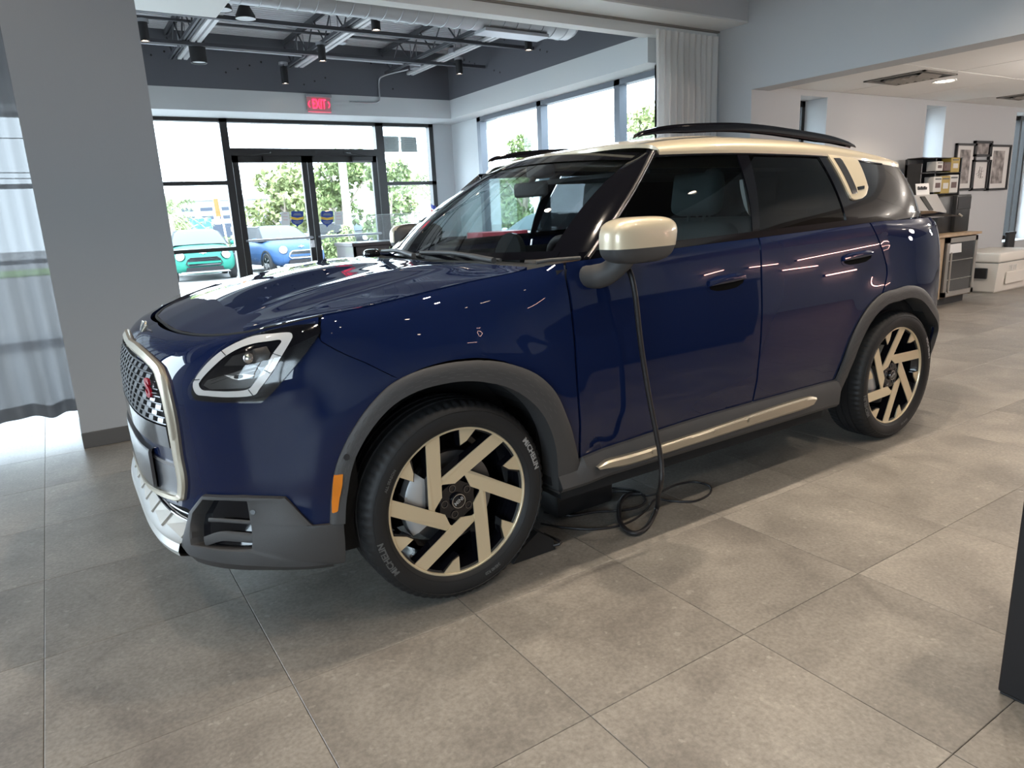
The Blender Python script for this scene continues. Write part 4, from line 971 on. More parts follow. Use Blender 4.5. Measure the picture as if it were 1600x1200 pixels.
A, B = smooth_pts(cidx(FO, 140), 3), smooth_pts(cidx(FI, 140), 3)
B = A+(B-A)*.84
G = np.array([[Wp(A[i], -.002), Wp(A[i], .010), Wp(A[i]*.8+B[i]*.2, .016), Wp(A[i]*.2+B[i]*.8, .016), Wp(B[i], .012), Wp(B[i], -.004)] for i in range(140)])
mb = MB(); mb.grid(G); mb.grid(G*[1, -1, 1], True); frame = recalc(mb.build('grille_frame', 'champagne', car, smooth=35))
def inner_s(z):   # s of frame inner edge at height z
    P = np.array(FI[1:13]); P = P[np.argsort(P[:, 1])]; return float(np.interp(z, P[:, 1], P[:, 0]))
def band(name, z0, z1, mt, off, smax=None, thick=.02, par=None, dz=0.0, n=20, m=8):
    rows = []
    for u in np.linspace(-1, 1, 2*n+1):
        r_ = []
        for v in np.linspace(0, 1, m):
            z = z0+(z1-z0)*v; s = abs(u)*inner_s(z); p = Wp((s, z), off)
            if u < 0: p = p*[1, -1, 1]
            r_.append(p)
        rows.append(r_)
    mb = MB(); mb.shell(np.array(rows), np.array([-thick, 0, 0])); return recalc(mb.build(name, mt, par or car, smooth=40))
mesh_b = band('grille_mesh', .705, .893, 'liner', .001, thick=.004)
mb = MB(); mat('mesh_bar', (0.03, 0.03, 0.032), .35, coat=.3); mat('mesh_cell', (0.035, 0.036, 0.038), .3, coat=.4)
z = .715; r = 0
while z < .885:
    sm_ = inner_s(z)*.985; n = 22; k = 0
    for i in range(-n, n):
        if (i+r) % 2: continue
        s0, s1 = abs(i)/n*.46, abs(i+1)/n*.46
        if max(s0, s1) > sm_: continue
        sg = -1 if i < 0 else 1; a = []
        for (s_, z_, o_) in ((s0, z, .010), (s1, z, .010), (s1, z+.013, .006), (s0, z+.013, .006)):
            a.append(Wp((s_, z_), o_)*[1, sg, 1])
        d = np.array([-.012, 0, 0]); mb.prism(a, d)
    z += .0215; r += 1
recalc(mb.build('grille_cell', 'mesh_cell', frame, kind='stuff'))
mb = MB(); z = .711
for zz in np.arange(.711, .89, .0215):
    sm_ = inner_s(zz); pts = [Wp((abs(u)*sm_, zz), .008)*[1, 1 if u >= 0 else -1, 1] for u in np.linspace(-1, 1, 41)]; mb.tube(pts, .0028, 5)
mb.build('grille_bar', 'mesh_bar', frame, smooth=50, kind='stuff')
band('bumper_bar', .635, .705, 'gloss_black', .012, thick=.03)
band('intake_slot', .578, .635, 'liner', -.010, thick=.01)
band('slot_trim', .568, .580, 'dark_chrome', .006, thick=.02, n=20, m=4)
mat('panel_dark', (.035, .037, .045), .28, coat=.8)
band('lower_grille_panel', .445, .570, 'panel_dark', .002, thick=.02)
# plate bracket, a shallow dark blue pad
mb = MB(); rows = []
for u in np.linspace(-1, 1, 21):
    rows.append([Wp((abs(u)*.225, z_), o_)*[1, 1 if u >= 0 else -1, 1] for z_, o_ in ((.462, .004), (.466, .018), (.59, .020), (.60, .016), (.602, .0))])
mb.shell(np.array(rows), np.array([-.01, 0, 0])); recalc(mb.build('plate_bracket', 'panel_dark', car, smooth=40))
# red S badge in the grille
V, F = text_geo('S', .085, .004, 4, .003); sb_ = onW(239, 607); c0 = Wp(sb_, .014); nn = NW(*sb_); uy = np.array([-nn[1], nn[0], 0]); uy /= np.linalg.norm(uy)
mb = MB(); V3 = c0+V[:, :1]*uy*.9+V[:, 1:2]*np.array([0, 0, 1.0])+V[:, 2:3]*nn; mb.add(V3, F); mb.build('red_badge', 'red_enamel', frame)
for dy in (-.055, .045):
    mb = MB(); P0 = c0+uy*dy; mb.tube([P0-uy*.02+[0, 0, -.010], P0+uy*.02+[0, 0, -.006]], .0022, 6); mb.build('badge_bar', 'dark_chrome', frame)
# winged emblem on the nose
ec = np.array([.795, 0.0, .945]); ez = np.array([-.30, 0, .55]); ez /= np.linalg.norm(ez); ey = np.array([0, 1.0, 0]); en = np.array([.8, 0, .55]); en /= np.linalg.norm(en)
ec = W1(0.0, .9575)+en*.003
mb = MB(); n = 28
mb.prism([ec+ey*(.024*math.cos(a))+ez*(.024*math.sin(a)) for a in np.linspace(0, 2*PI, n, endpoint=False)], en*.006)
for sg in (1, -1):
    for k in range(4):
        y0, y1 = .026, .078-.011*k; zz = .014-.0085*k
        mb.prism([ec+sg*ey*y0+ez*zz, ec+sg*ey*y1+ez*(zz+.003), ec+sg*ey*(y1-.006)+ez*(zz-.005), ec+sg*ey*y0+ez*(zz-.006)][::sg], en*.006)
recalc(mb.build('winged_emblem', 'champagne', car)); 
mb = MB(); mb.prism([ec+en*.0065+ey*(.019*math.cos(a))+ez*(.019*math.sin(a)) for a in np.linspace(0, 2*PI, n, endpoint=False)], en*.001); em = mb.build('emblem_disc', 'gloss_black', car)
# cladding of the lower bumper with an open air pocket
co = onWs([(302, 800), (321, 771.5), (380, 773), (446, 775), (468, 799), (488, 820), (514, 817), (536, 815), (538, 845), (539, 875), (478, 882), (400, 882), (355, 879), (322, 873), (302, 866), (290, 852), (296, 826)])
ci = onWs([(309, 802), (324, 779), (360, 779), (389, 780), (392, 797), (394, 812), (396, 822), (397, 832), (398, 842), (396, 856), (380, 857), (362, 857), (345, 856), (325, 853), (307, 849), (306, 836), (306, 818)])
A, B = pidx(co+[co[0]], 136), pidx(ci+[ci[0]], 136)
G = np.array([[Wp(A[i], -.004), Wp(A[i], .012), Wp(A[i]*.9+B[i]*.1, .017), Wp(A[i]*.5+B[i]*.5, .019), Wp(A[i]*.08+B[i]*.92, .019), Wp(B[i], .015), Wp(B[i]*.94+np.mean(B, 0)*.06, -.025)] for i in range(136)])
mb = MB(); mb.grid(G); lc = recalc(mb.build('lower_bumper_cladding', 'cladding', car, smooth=35))
cB = np.mean(B, 0); Bi = [B[i]*.94+cB*.06 for i in range(136)]; fillpatch('air_pocket', Bi, 'gloss_black', -.025, parent=lc, mir=False, n=60, rings=3)
wstrip('pocket_blade', onWs([(330, 812), (350, 813), (372, 814.5), (394, 816)]), .012, 'cladding', .008, .005, lc, False, 16)
wstrip('pocket_floor', onWs([(320, 846), (345, 838), (372, 839), (397, 841)]), .03, 'cladding', -.004, .006, lc, False, 16)
fillpatch('parking_sensor', onWs(ell(400, 799, 4.2, 4.2, 0, 12, 1)), 'sensor', .022, rim=.016, parent=lc, mir=False, n=20, rings=2)
mirror(lc, car)
# underside return of the cladding
mb = MB(); low = onWs([(290, 852), (302, 866), (322, 873), (355, 879), (400, 882), (478, 882), (520, 878)]); low = pidx(low, 40); rows = [[Wp(p, .012), Wp((p[0], max(p[1]-.03, .17)), -.01), Wp((p[0], max(p[1]-.04, .165)), -.16)] for p in low]
mb.grid(np.array(rows)); o = recalc(mb.build('bumper_underside', 'cladding', car, smooth=30)); mirror(o, car)
# centre lower intake with slats
sC = co[0][0]; 
rows = [[Wp((abs(u)*sC, z_), -.035)*[1, 1 if u >= 0 else -1, 1] for z_ in np.linspace(.33, .435, 6)] for u in np.linspace(-1, 1, 41)]
mb = MB(); mb.grid(np.array(rows)); ik = mb.build('lower_intake', 'liner', car, smooth=50)
for zz in (.40, .42):
    mb = MB(); mb.tube([Wp((abs(u)*sC, zz), -.018)*[1, 1 if u >= 0 else -1, 1] for u in np.linspace(-1, 1, 31)], .004, 6); mb.build('intake_slat', 'gloss_black', ik, smooth=50)
# silver skid lip: a stepped shelf under the intake
sL = onW(291, 851)[0]
def lipP(u, z, off): return Wp((abs(u)*sL, z), off)*[1, 1 if u >= 0 else -1, 1]
us = np.linspace(-1, 1, 61); rows = []
for u in us: rows.append([lipP(u, .400, -.032), lipP(u, .372, -.010), lipP(u, .345, .014), lipP(u, .340, .022), lipP(u, .318, .026), lipP(u, .304, .020), lipP(u, .294, -.01), lipP(u, .288, -.12)])
mb = MB(); mb.grid(np.array(rows)); lip = recalc(mb.build('skid_lip', 'silver_satin', car, smooth=30))
mat('lip_step', (.50, .47, .42), .4, metal=.4)
for k in range(-4, 4):
    u0, u1 = (k+.12)/4, (k+.95)/4; mb = MB()
    hi_ = [lipP(u0, .398, -.030), lipP(u1, .398, -.030), lipP(u1, .352, .008), lipP(u0, .362, -.001)]
    mb.prism(hi_, np.array([0.004, 0, .006])); recalc(mb.build('lip_step', 'lip_step', lip))
# amber side reflector and sensor on the arch cladding
am = onWs([(521, 740), (535, 737), (534, 752), (530, 772), (527, 796), (518, 799), (518, 780), (519, 758)])
o = fillpatch('amber_reflector', am, 'amber', .024, rim=.014, n=48, rings=3, mir=False); mirror(o, car)
o = fillpatch('side_sensor', onWs(ell(540.5, 711, 4.6, 5, 0, 12, 1)), 'sensor', .0225, rim=.016, n=20, rings=2, mir=False); mirror(o, car)
# wipers
for (a, b) in (((-.345, .62, 1.135), (-.395, -.10, 1.146)), ((-.335, -.05, 1.138), (-.44, -.66, 1.140))):
    mb = MB(); mb.tube(cr([a, (np.array(a)+b)/2+[0, 0, .012], b], 14), [.012]*4+[.009]*10, 8); mb.tube([np.array(a)+[-.03, 0, .0], np.array(b)+[-.03, 0, .004]], .006, 6); mb.build('wiper', 'cladding', car, smooth=50)
mb = MB(); mb.bbox((-.46, -.80, 1.10), (-.38, -.72, 1.150), .022, 3); mb.build('washer_hump', 'gloss_black', car, smooth=50)
# ------------------------------------------------------------------ interior
dash = MB(); prof = [(-.42, .95), (-.42, 1.06), (-.55, 1.085), (-.74, 1.085), (-.82, 1.05), (-.84, .98), (-.76, .78), (-.60, .55)]
dash.prism([(x, -.80, z) for x, z in prof][::-1], (0, 1.60, 0)); db = recalc(dash.build('dashboard', 'trim_inside', car, smooth=30))
mb = MB(); mb.bbox((-.86, .16, 1.0), (-.78, .60, 1.10), .02); mb.build('instrument_hood', 'wood_brown', db, smooth=40)
mb = MB(); mb.cyl((-.80, 0, 1.10), (-.83, 0, 1.095), .115, 40); mb.build('round_display', 'screen', db, smooth=40)
sw = MB(); c = np.array([-.93, .38, 1.02]); ang = math.radians(25); e1 = np.array([0, 1, 0]); e2 = np.array([math.sin(ang), 0, math.cos(ang)])
sw.tube([c+.185*(math.cos(a)*e1+math.sin(a)*e2) for a in np.linspace(0, 2*PI, 48, endpoint=False)], .016, 10, closed=True); wh_ = sw.build('steering_wheel', 'trim_inside', car, smooth=60)
for a in (0, PI, -PI/2):
    mb = MB(); mb.tube([c, c+.18*(math.cos(a)*e1+math.sin(a)*e2)], .018, 8); mb.build('steering_spoke', 'trim_inside', wh_, smooth=50)
mb = MB(); V, F = superell(c, (.03, .06, .05), .7, .7); mb.add(V, F); mb.build('steering_hub', 'trim_inside', wh_, smooth=60)
def seat(x, y, w_, front=True):
    m = MB(); m.bbox((x-.02, y-w_/2, .50), (x+.50, y+w_/2, .68), .06, 3); st_ = m.build('seat_cushion', 'seat_grey', car, smooth=60)
    m = MB(); m.M = Matrix.Translation((x, y, .62)) @ Matrix.Rotation(math.radians(-14), 4, 'Y'); m.bbox((-.10, -w_/2, 0), (.06, w_/2, .62), .06, 3); m.build('seat_backrest', 'seat_grey', st_, smooth=60)
    for yy in ([0] if front else [-w_*.28, w_*.28]):
        m = MB(); m.M = Matrix.Translation((x-.17, y+yy, 1.23)) @ Matrix.Rotation(math.radians(-8), 4, 'Y'); m.bbox((-.06, -.14, .02), (.05, .14, .24), .045, 3)
        for q_ in (-.05, .05): m.cyl((-.02, q_, -.06), (-.02, q_, .06), .008, 8)
        m.build('headrest', 'seat_grey', st_, smooth=60)
seat(-1.50, .37, .52); seat(-1.52, -.37, .52); seat(-2.35, 0, 1.25, False)
mb = MB(); mb.bbox((-.99, -.16, 1.375), (-.955, .10, 1.445), .015, 3); mb.tube([(-.97, -.03, 1.43), (-1.0, 0, 1.50)], .014, 8); mb.bbox((-1.06, -.07, 1.46), (-.97, .07, 1.53), .02); mb.build('rear_view_mirror', 'trim_inside', car, smooth=50)
# ------------------------------------------------------------------ wheels
R_ = .264
def wheel(rot0):
    w_ = sub('wheel', car); ORG[w_.name] = np.zeros(3)
    prof = [(.250, .080), (.262, .090), (.268, .101), (.283, .110), (.300, .1145), (.318, .113), (.333, .107), (.344, .096), (.3495, .084), (.3520, .068), (.3520, .046), (.345, .044), (.345, .036), (.3523, .034), (.3523, .006), (.345, .004), (.345, -.004), (.3523, -.006), (.3523, -.034), (.345, -.036), (.345, -.044), (.352, -.046), (.352, -.068), (.3495, -.084), (.344, -.096), (.333, -.107), (.300, -.1145), (.262, -.095), (.235, -.08)]
    mb = MB(); seg = 216; V = []; n = len(prof)
    for k in range(seg):
        a = 2*PI*k/seg
        for i, (r, y) in enumerate(prof):
            if k % 3 == 0 and (6 <= i <= 9 or 22 <= i <= 25): r -= .0055*(1 if i > 6 else .5)
            V.append((r*math.cos(a), y, r*math.sin(a)))
    F = [(k*n+i, k*n+i+1, ((k+1) % seg)*n+i+1, ((k+1) % seg)*n+i) for k in range(seg) for i in range(n-1)]
    mb.add(V, F); tyre = recalc(mb.build('tyre', 'rubber', w_, smooth=35))
    mb = MB(); mb.lathe([(.2560, .078), (.2568, .0935), (.2590, .0960), (.2640, .0960), (.2662, .0935), (.264, .088)], axis=1, seg=96); mb.build('rim_flange', 'spoke_gold', w_, smooth=50)
    mb = MB(); mb.lathe([(.2575, .088), (.246, .055), (.228, .02), (.222, -.08), (.20, -.085)], axis=1, seg=72); mb.build('rim_barrel', 'gloss_black', w_, smooth=60)
    def P(o, t, h):   # spoke frame: o to the left of the spoke, t outward; view x = -local x
        return (o, t, h)
    for k in range(6):
        al = rot0+k*PI/3; d = np.array([math.cos(al), math.sin(al)]); nl = np.array([-d[1], d[0]])
        def Q(o, t, h): v = d*t*R_+nl*o*R_; return (-v[0], h, v[1])
        oo, oi = .42, .225; rt_ = lambda o: math.sqrt(.974**2-o*o)
        hT = lambda t: .074+.016*min(max(t, 0)/.9, 1)
        top = [(oo, -.06), (oo-.045, -.17), (oo-.085, -.16), (oo-.085, -.04), (oi, .10), (oi, rt_(oi)), ((oo+oi)/2, rt_((oo+oi)/2)), (oo, rt_(oo))]
        mb = MB(); mb.prism([Q(o, t, hT(t)) for o, t in top], (0, -.004, 0)); sp_ = recalc(mb.build('spoke', 'spoke_gold', w_))
        mb = MB(); n = len(top); V = [Q(o, t, hT(t)-.004) for o, t in top]+[Q(o*1.0+(.02 if o < .3 else -.02)*0, t, hT(t)-.042) for o, t in top]
        mb.add(V, [tuple(range(n, 2*n))]+[(i, (i+1) % n, n+(i+1) % n, n+i) for i in range(n)]); recalc(mb.build('spoke_flank', 'gloss_black', w_))
        # secondary black rib
        wdg = [(-.065, .972), (-.065, .76), (-.16, .80), (-.30, rt_(-.30)+.0), (-.18, rt_(-.18))]
        mb = MB(); mb.prism([Q(o, t, .089) for o, t in wdg], (0, -.004, 0)); recalc(mb.build('rim_wedge', 'spoke_gold', w_))
        mb = MB(); mb.prism([Q(o, t, .0845) for o, t in [(-.06, .955), (-.06, .74), (-.16, .78), (-.32, .90), (-.18, .94)]], (0, -.035, 0)); recalc(mb.build('wedge_block', 'gloss_black', w_))
    hexp = []
    for k in range(12):
        a = rot0+k*PI/6; r = .25 if k % 2 else .30; hexp.append((-r*R_*math.cos(a), .070, r*R_*math.sin(a)))
    mb = MB(); mb.prism(hexp, (0, -.045, 0)); recalc(mb.build('hub', 'gloss_black', w_))
    for k in range(5):
        a = rot0+.35+k*2*PI/5; mb = MB(); c_ = (-.165*R_*math.cos(a)*1.15,   .0705, .165*R_*math.sin(a)*1.15); mb.lathe([(.0135, .0), (.0135, .003), (.0105, .003), (.010, -.012), (0, -.012)], c_, 1, 20); mb.build('lug_bolt', 'dark_chrome', w_, smooth=40)
    mb = MB(); mb.lathe([(0, .083), (.022, .083), (.026, .080), (.0275, .074)], axis=1, seg=36); mb.build('centre_cap', 'gloss_black', w_, smooth=40)
    mb = MB(); mb.lathe([(.0235, .0835), (.0255, .0835), (.0255, .081)], axis=1, seg=36); mb.build('cap_ring', 'chrome', w_, smooth=40)
    V, F = text_geo('MINI', .019, .0006, 2, .0004); a = math.radians(30); mb = MB(); X = V[:, 0]*math.cos(a)-V[:, 1]*math.sin(a); Z = V[:, 0]*math.sin(a)+V[:, 1]*math.cos(a); mb.add(np.stack([-X, .0838+V[:, 2]*0, Z], -1), F); mb.build('cap_lettering', 'letter_bright', w_)
    # brake
    mb = MB(); mb.lathe([(.05, .022), (.165, .022), (.165, .012), (.165, .0), (.05, .0)], axis=1, seg=64); mb.build('brake_disc', 'brake_steel', w_, smooth=40)
    mb = MB(); mb.lathe([(0, .045), (.07, .045), (.075, .022)], axis=1, seg=40); mb.build('disc_hat', 'liner', w_, smooth=40)
    mb = MB(); rows = []
    for a in np.linspace(math.radians(-30), math.radians(42), 16):
        e = 1 if True else 0; rows.append([(r*math.cos(a), y, r*math.sin(a)) for r, y in ((.110, .03), (.112, .052), (.135, .058), (.170, .056), (.188, .045), (.190, .01))])
    mb.grid(np.array(rows)); mb.box((.115, .0, -.02), (.185, .05, .05)); recalc(mb.build('brake_caliper', 'caliper', w_, smooth=40))
    # sidewall lettering
    def ringtext(txt, r, a_mid, size, mt, bold=.001):
        V, F = text_geo(txt, size, .0008, 2, bold); rr = r+V[:, 1]; an = a_mid-V[:, 0]/r; h = np.interp(rr, [.283, .300, .318, .333], [.1105, .1150, .1135, .1075])+V[:, 2]*.6
        mb = MB(); mb.add(np.stack([-rr*np.cos(an), h+.0004, rr*np.sin(an)], -1), F); mb.build('sidewall_lettering', mt, w_)
    ringtext('MICHELIN', .312, math.radians(22), .030, 'letter_bright'); ringtext('MICHELIN', .312, math.radians(202), .030, 'rubber_letter')
    ringtext('ALL SEASON', .295, math.radians(150), .014, 'rubber_letter', .0004); ringtext('245/40 R20', .295, math.radians(-70), .014, 'rubber_letter', .0004)
    mb = MB(); mb.lathe([(.3225, .1118), (.324, .1132), (.3255, .1110)], axis=1, seg=96); mb.lathe([(.276, .107), (.278, .1092), (.280, .1090)], axis=1, seg=96); mb.build('sidewall_ring', 'rubber', w_, smooth=60)
    return w_
org = np.array(car.location)
wf = wheel(PI/2); wf.location = np.array([0, .79, .352])-org
wr_ = wheel(0.0); wr_.location = np.array([-2.692, .79, .352])-org
o = dup(wf, np.array([0, -.79, .352])-org, PI, car); o = dup(wr_, np.array([-2.692, -.79, .352])-org, PI, car)
# ================================================================== lamps of the showroom
def pendant(x, y, zb, r, L, lit, label, grp, top=3.19):
    p = thing('pendant_light', label, 'light', (x, y, zb), grp)
    mb = MB(); mb.lathe([(r*.86, .004), (r, 0), (r, L), (r*.3, L+.012), (.0, L+.012)], (x, y, zb), 2, 28); mb.lathe([(r*.86, .004), (r*.80, .03), (0, .032)], (x, y, zb), 2, 24); mb.build('cylinder_shade', 'black_metal', p, smooth=45)
    mb = MB(); mb.tube([(x, y, zb+L), (x, y, top)], .004, 6); mb.build('cord', 'black_metal', p)
    mb = MB(); mb.lathe([(.055, 0), (.055, .03), (0, .034)], (x, y, top-.03), 2, 20); mb.build('canopy', 'conduit', p, smooth=40)
    mb = MB(); mb.lathe([(0, .012), (r*.82, .012)], (x, y, zb), 2, 24); mb.build('bulb', 'lamp_warm' if lit else 'lamp_off', p)
    if lit: spot('lamp', (x, y, zb-.02), 12, 1.3, .5, parent=p, rad=.03)
    return p
for (px, py, lab) in ((227, 65, 'short black pendant lamp beside the grey column'), (446, 131, 'black pendant lamp hanging lowest above the double doors'), (504, 96, 'black pendant lamp under the middle strut, between two others'), (588, 48, 'black pendant lamp tucked under the spiral duct over the middle strut'),
                      (639, 149, 'black pendant lamp nearest the corner of the window walls'), (718, 116, 'black pendant lamp in front of the dark wall above the right windows'), (826, 79, 'black pendant lamp below the duct, nearest its closed end')):
    zb = 2.95 if px == 446 else 3.0; c = at(px, py, 2, zb); pendant(c[0], c[1], zb, .042, .19, True, lab, 'slim black pendant lamps')
c = at(311, 97, 2, 3.0); pendant(c[0], c[1], 2.99, .082, .31, False, 'thick black cylinder lamp, unlit, widest of the hanging lamps', 'thick cylinder lamp')
for (px, py, lab) in ((384, 30, 'round unlit reflector lamp beside the white soffit box'), (346, 16, 'white reflector lamp under the end of the white soffit box')):
    c = at(px, py, 2, 3.12); p = thing('reflector_lamp', lab, 'light', c); mb = MB(); mb.lathe([(.09, 0), (.085, .03), (.05, .10), (.035, .16), (0, .16)], c, 2, 24); mb.build('housing', 'black_metal', p, smooth=40)
    mb = MB(); mb.lathe([(0, .004), (.088, .004)], c, 2, 24); mb.build('lens', 'lamp_off', p)
# ceiling spots over the car (the room the camera stands in)
SP = [(-3.7, .76), (-2.2, .76), (-.8, .76), (.7, .76), (2.2, .76), (-2.6, 2.6), (-1.2, 2.6), (.3, 2.6), (1.8, 2.6), (-4.1, 2.6), (-2.6, 4.4), (-1.2, 4.4), (.3, 4.4), (-.8, -1.4), (-2.9, -1.4), (1.4, -1.3), (3.6, 1.0), (-4.2, 4.8), (-1.6, 5.8), (1.2, 5.8)]
for k, (x, y) in enumerate(SP):
    z = 3.62; p = thing('ceiling_spotlight', 'black spotlight on the main ceiling above the car, reflected in its paint', 'light', (x, y, 3.95), 'ceiling spotlights over the car')
    mb = MB(); mb.lathe([(.05, 0), (.052, .02), (.052, .17), (.02, .19), (0, .19)], (x, y, z), 2, 20); mb.tube([(x, y, z+.18), (x, y, 3.95)], .012, 6); mb.build('housing', 'black_metal', p, smooth=40)
    mb = MB(); mb.lathe([(0, .006), (.046, .006)], (x, y, z), 2, 18); mb.build('bulb', 'lamp_warm', p)
    spot('lamp', (x, y, z-.02), SPOT_W*((1.5 if x < 0 else .50) if y == .76 else (.08 if y < 0 else (.75 if x < 0 else .30))), 2.0, .7, (1.0, .86, .70), parent=p, rad=.04)
# linear LED lamps hung behind the camera, mirrored in the doors
for k, (x0, x1, y, z) in enumerate(((-4.3, -3.7, 4.9, 3.1), (-4.3, -3.7, 6.9, 3.1))):
    p = thing('linear_lamp', 'slim linear LED lamp hung behind the camera and mirrored in the doors', 'light', ((x0+x1)/2, y, z), 'linear lamps behind the camera')
    mb = MB(); mb.box((x0, y-.025, z), (x1, y+.025, z+.05)); mb.build('housing', 'black_metal', p)
    mb = MB(); mb.box((x0+.01, y-.018, z-.006), (x1-.01, y+.018, z)); mb.build('diffuser', 'led_pink', p)
    mb = MB(); mb.tube([(x0+.1, y, z+.05), (x0+.1, y, 3.95)], .003, 5); mb.tube([(x1-.1, y, z+.05), (x1-.1, y, 3.95)], .003, 5); mb.build('wire', 'black_metal', p)
for k, (a, b) in enumerate((((-7.73, 1.66), (-8.43, 1.64)), ((-8.90, 1.66), (-11.4, 1.86)), ((-8.48, 1.39), (-9.41, 1.37)), ((-9.57, 1.03), (-10.47, 1.06)), ((-6.74, 1.63), (-7.19, 1.71)))):  # added strips, out of view, set where the doors mirror them as pinkish lines
    p = thing('added_light_strip', 'slim pinkish light strip added out of view on the side room wall, mirrored in the doors', 'light', (a[0], 5.97, a[1]), 'added light strips behind the camera')
    mb = MB(); mb.tube([(a[0], 5.985, a[1]), (b[0], 5.985, b[1])], .03, 8); mb.build('housing', 'black_metal', p); mb = MB(); mb.tube([(a[0]-.02, 5.95, a[1]), (b[0]+.02, 5.95, b[1])], .016, 8); mb.build('tube', 'led_strip', p)
mat('counter_dark', (.012, .012, .016), .5)
ct = thing('added_dark_counter', 'long dark counter added out of view to darken the reflection in the front door', 'counter', (-3.0, 3.5, 0))  # unseen counter, added so the front door has something dark to reflect
mb = MB(); mb.bbox((-4.4, 3.2, .08), (-1.6, 3.8, 1.08), .006); mb.build('body', 'counter_dark', ct); mb = MB(); mb.bbox((-4.43, 3.17, 1.08), (-1.57, 3.83, 1.12), .006); mb.build('worktop', 'counter_dark', ct); mb = MB(); mb.box((-4.36, 3.26, 0), (-1.64, 3.76, .08)); mb.build('plinth', 'black_metal', ct)
# ================================================================== exit sign
e0, e1 = at(484, 152, 1, LY+.03), at(513, 172, 1, LY+.03); ex = (e0[0]+e1[0])/2; ez = (e0[2]+e1[2])/2
ex_t = thing('exit_sign', 'lit red EXIT sign on the pale band above the double doors', 'sign', (ex, LY, ez))
mb = MB(); mb.bbox((ex-.17, LY, ez+.075), (ex+.17, LY+.05, ez+.115), .006); mb.build('canopy', 'conduit', ex_t)
mb = MB(); mb.bbox((ex-.155, LY+.018, ez-.10), (ex+.155, LY+.026, ez+.08), .003); mb.build('panel', 'acrylic_glow', ex_t)
V, F = text_plane('EXIT', (ex, LY+.032, ez-.008), (-1, 0, 0), (0, 0, 1), .165, .003, .0005); V[:, 0] = ex+(V[:, 0]-ex)*.54; mb = MB(); mb.add(V, F); mb.build('lettering', 'red_glow', ex_t)
for s in (1, -1):
    mb = MB(); x = ex+s*.135; mb.tube([(x-s*.014, LY+.03, ez+.03), (x+s*.008, LY+.03, ez-.008), (x-s*.014, LY+.03, ez-.045)], .0045, 6); mb.build('chevron', 'red_glow', ex_t)
mb = MB(); mb.tube([(ex-.15, LY+.024, ez-.10), (ex+.15, LY+.024, ez-.10)], .002, 6); mb.build('edge_glow', 'red_glow', ex_t)
# ================================================================== stickers and papers on the glass
mat('paper', (.62, .62, .62), .7); mat('paper_grey', (.42, .47, .46), .7); mat('shield_blue', (.015, .045, .25), .4); mat('shield_gold', (.65, .42, .05), .4); mat('print_grey', (.25, .27, .27), .7); mat('print_red', (.6, .2, .2), .7)
gy = YB+.004
def P2(px, py): return at(px, py, 1, gy)
def quad_paper(name, lab, cat, pts, mt, grp=None, rows=0, pr='print_grey'):
    C4 = [P2(*p) for p in pts]; c = np.mean(C4, 0); t = thing(name, lab, cat, c, grp); mb = MB(); mb.prism(C4, (0, .002, 0)); mb.build('sheet', mt, t); a, b, c_, d = [np.array(v) for v in C4]
    if rows:
        mb = MB()
        for r in range(rows):
            v = .12+.70*r/rows; w_ = .55+.3*((r*37) % 10)/10
            p = a*(1-v)+d*v; q_ = b*(1-v)+c_*v; m0 = p*(.5+w_/2*.8)+q_*(.5-w_/2*.8); m1 = p*(.5-w_/2*.8)+q_*(.5+w_/2*.8); dv = (d-a)*.025
            mb.add([m0+[0, .003, 0], m1+[0, .003, 0], m1+dv+[0, .003, 0], m0+dv+[0, .003, 0]], [(0, 1, 2, 3)])
        mb.build('print', pr, t, kind='stuff')
    return t
quad_paper('notice', 'white paper notice on the left door leaf beside its blue shield', 'notice', [(439, 331), (452, 331), (453, 352), (440, 352)], 'paper', None, 3, 'print_red')
quad_paper('notice', 'white paper notice on the right door leaf beside its blue shield', 'notice', [(522, 331), (535, 330), (536, 351), (523, 351)], 'paper', None, 3, 'print_red')
quad_paper('poster', 'grey printed sheet taped high in the side window, left of its twin', 'poster', [(597, 212.5), (623, 213.5), (623.5, 238), (599, 238)], 'paper_grey', None, 7)
quad_paper('poster', 'grey printed sheet taped high in the side window, beside the frame', 'poster', [(625.5, 213.5), (650, 214), (652.5, 238), (627, 238)], 'paper_grey', None, 6)
def shield(cx, cy, lab):
    k = 1.0; o = [(-9.5, -11.5), (-6, -12.5), (0, -11.5), (6, -12.5), (9.5, -11.5), (9.5, 4), (6, 8), (2, 10), (0, 13.5), (-2, 10), (-6, 8), (-9.5, 4)]
    C_ = [P2(cx+a, cy+b) for a, b in o]; t = thing('shield_sticker', lab, 'sticker', np.mean(C_, 0)); mb = MB(); mb.prism(C_, (0, .002, 0)); mb.build('shield', 'shield_blue', t)
    mb = MB(); mb.prism([P2(cx+a, cy+b)+np.array([0, .0025, 0]) for a, b in ((-9.8, -3.4), (0, -1.6), (9.8, -3.4), (9.8, .6), (0, 2.2), (-9.8, .6))], (0, .001, 0)); mb.build('band', 'shield_gold', t)
    mb = MB()
    for j, (y, w_) in enumerate(((-8.5, 5), (-6.6, 6.5), (4.2, 6), (6.2, 4))): mb.prism([P2(cx+a, cy+b)+np.array([0, .0025, 0]) for a, b in ((-w_, y), (w_, y), (w_, y+1), (-w_, y+1))], (0, .001, 0))
    mb.build('print', 'print_grey', t, kind='stuff')
shield(464.5, 342, 'blue shield sticker with yellow band on the left door leaf'); shield(511, 342, 'blue shield sticker with yellow band on the right door leaf')
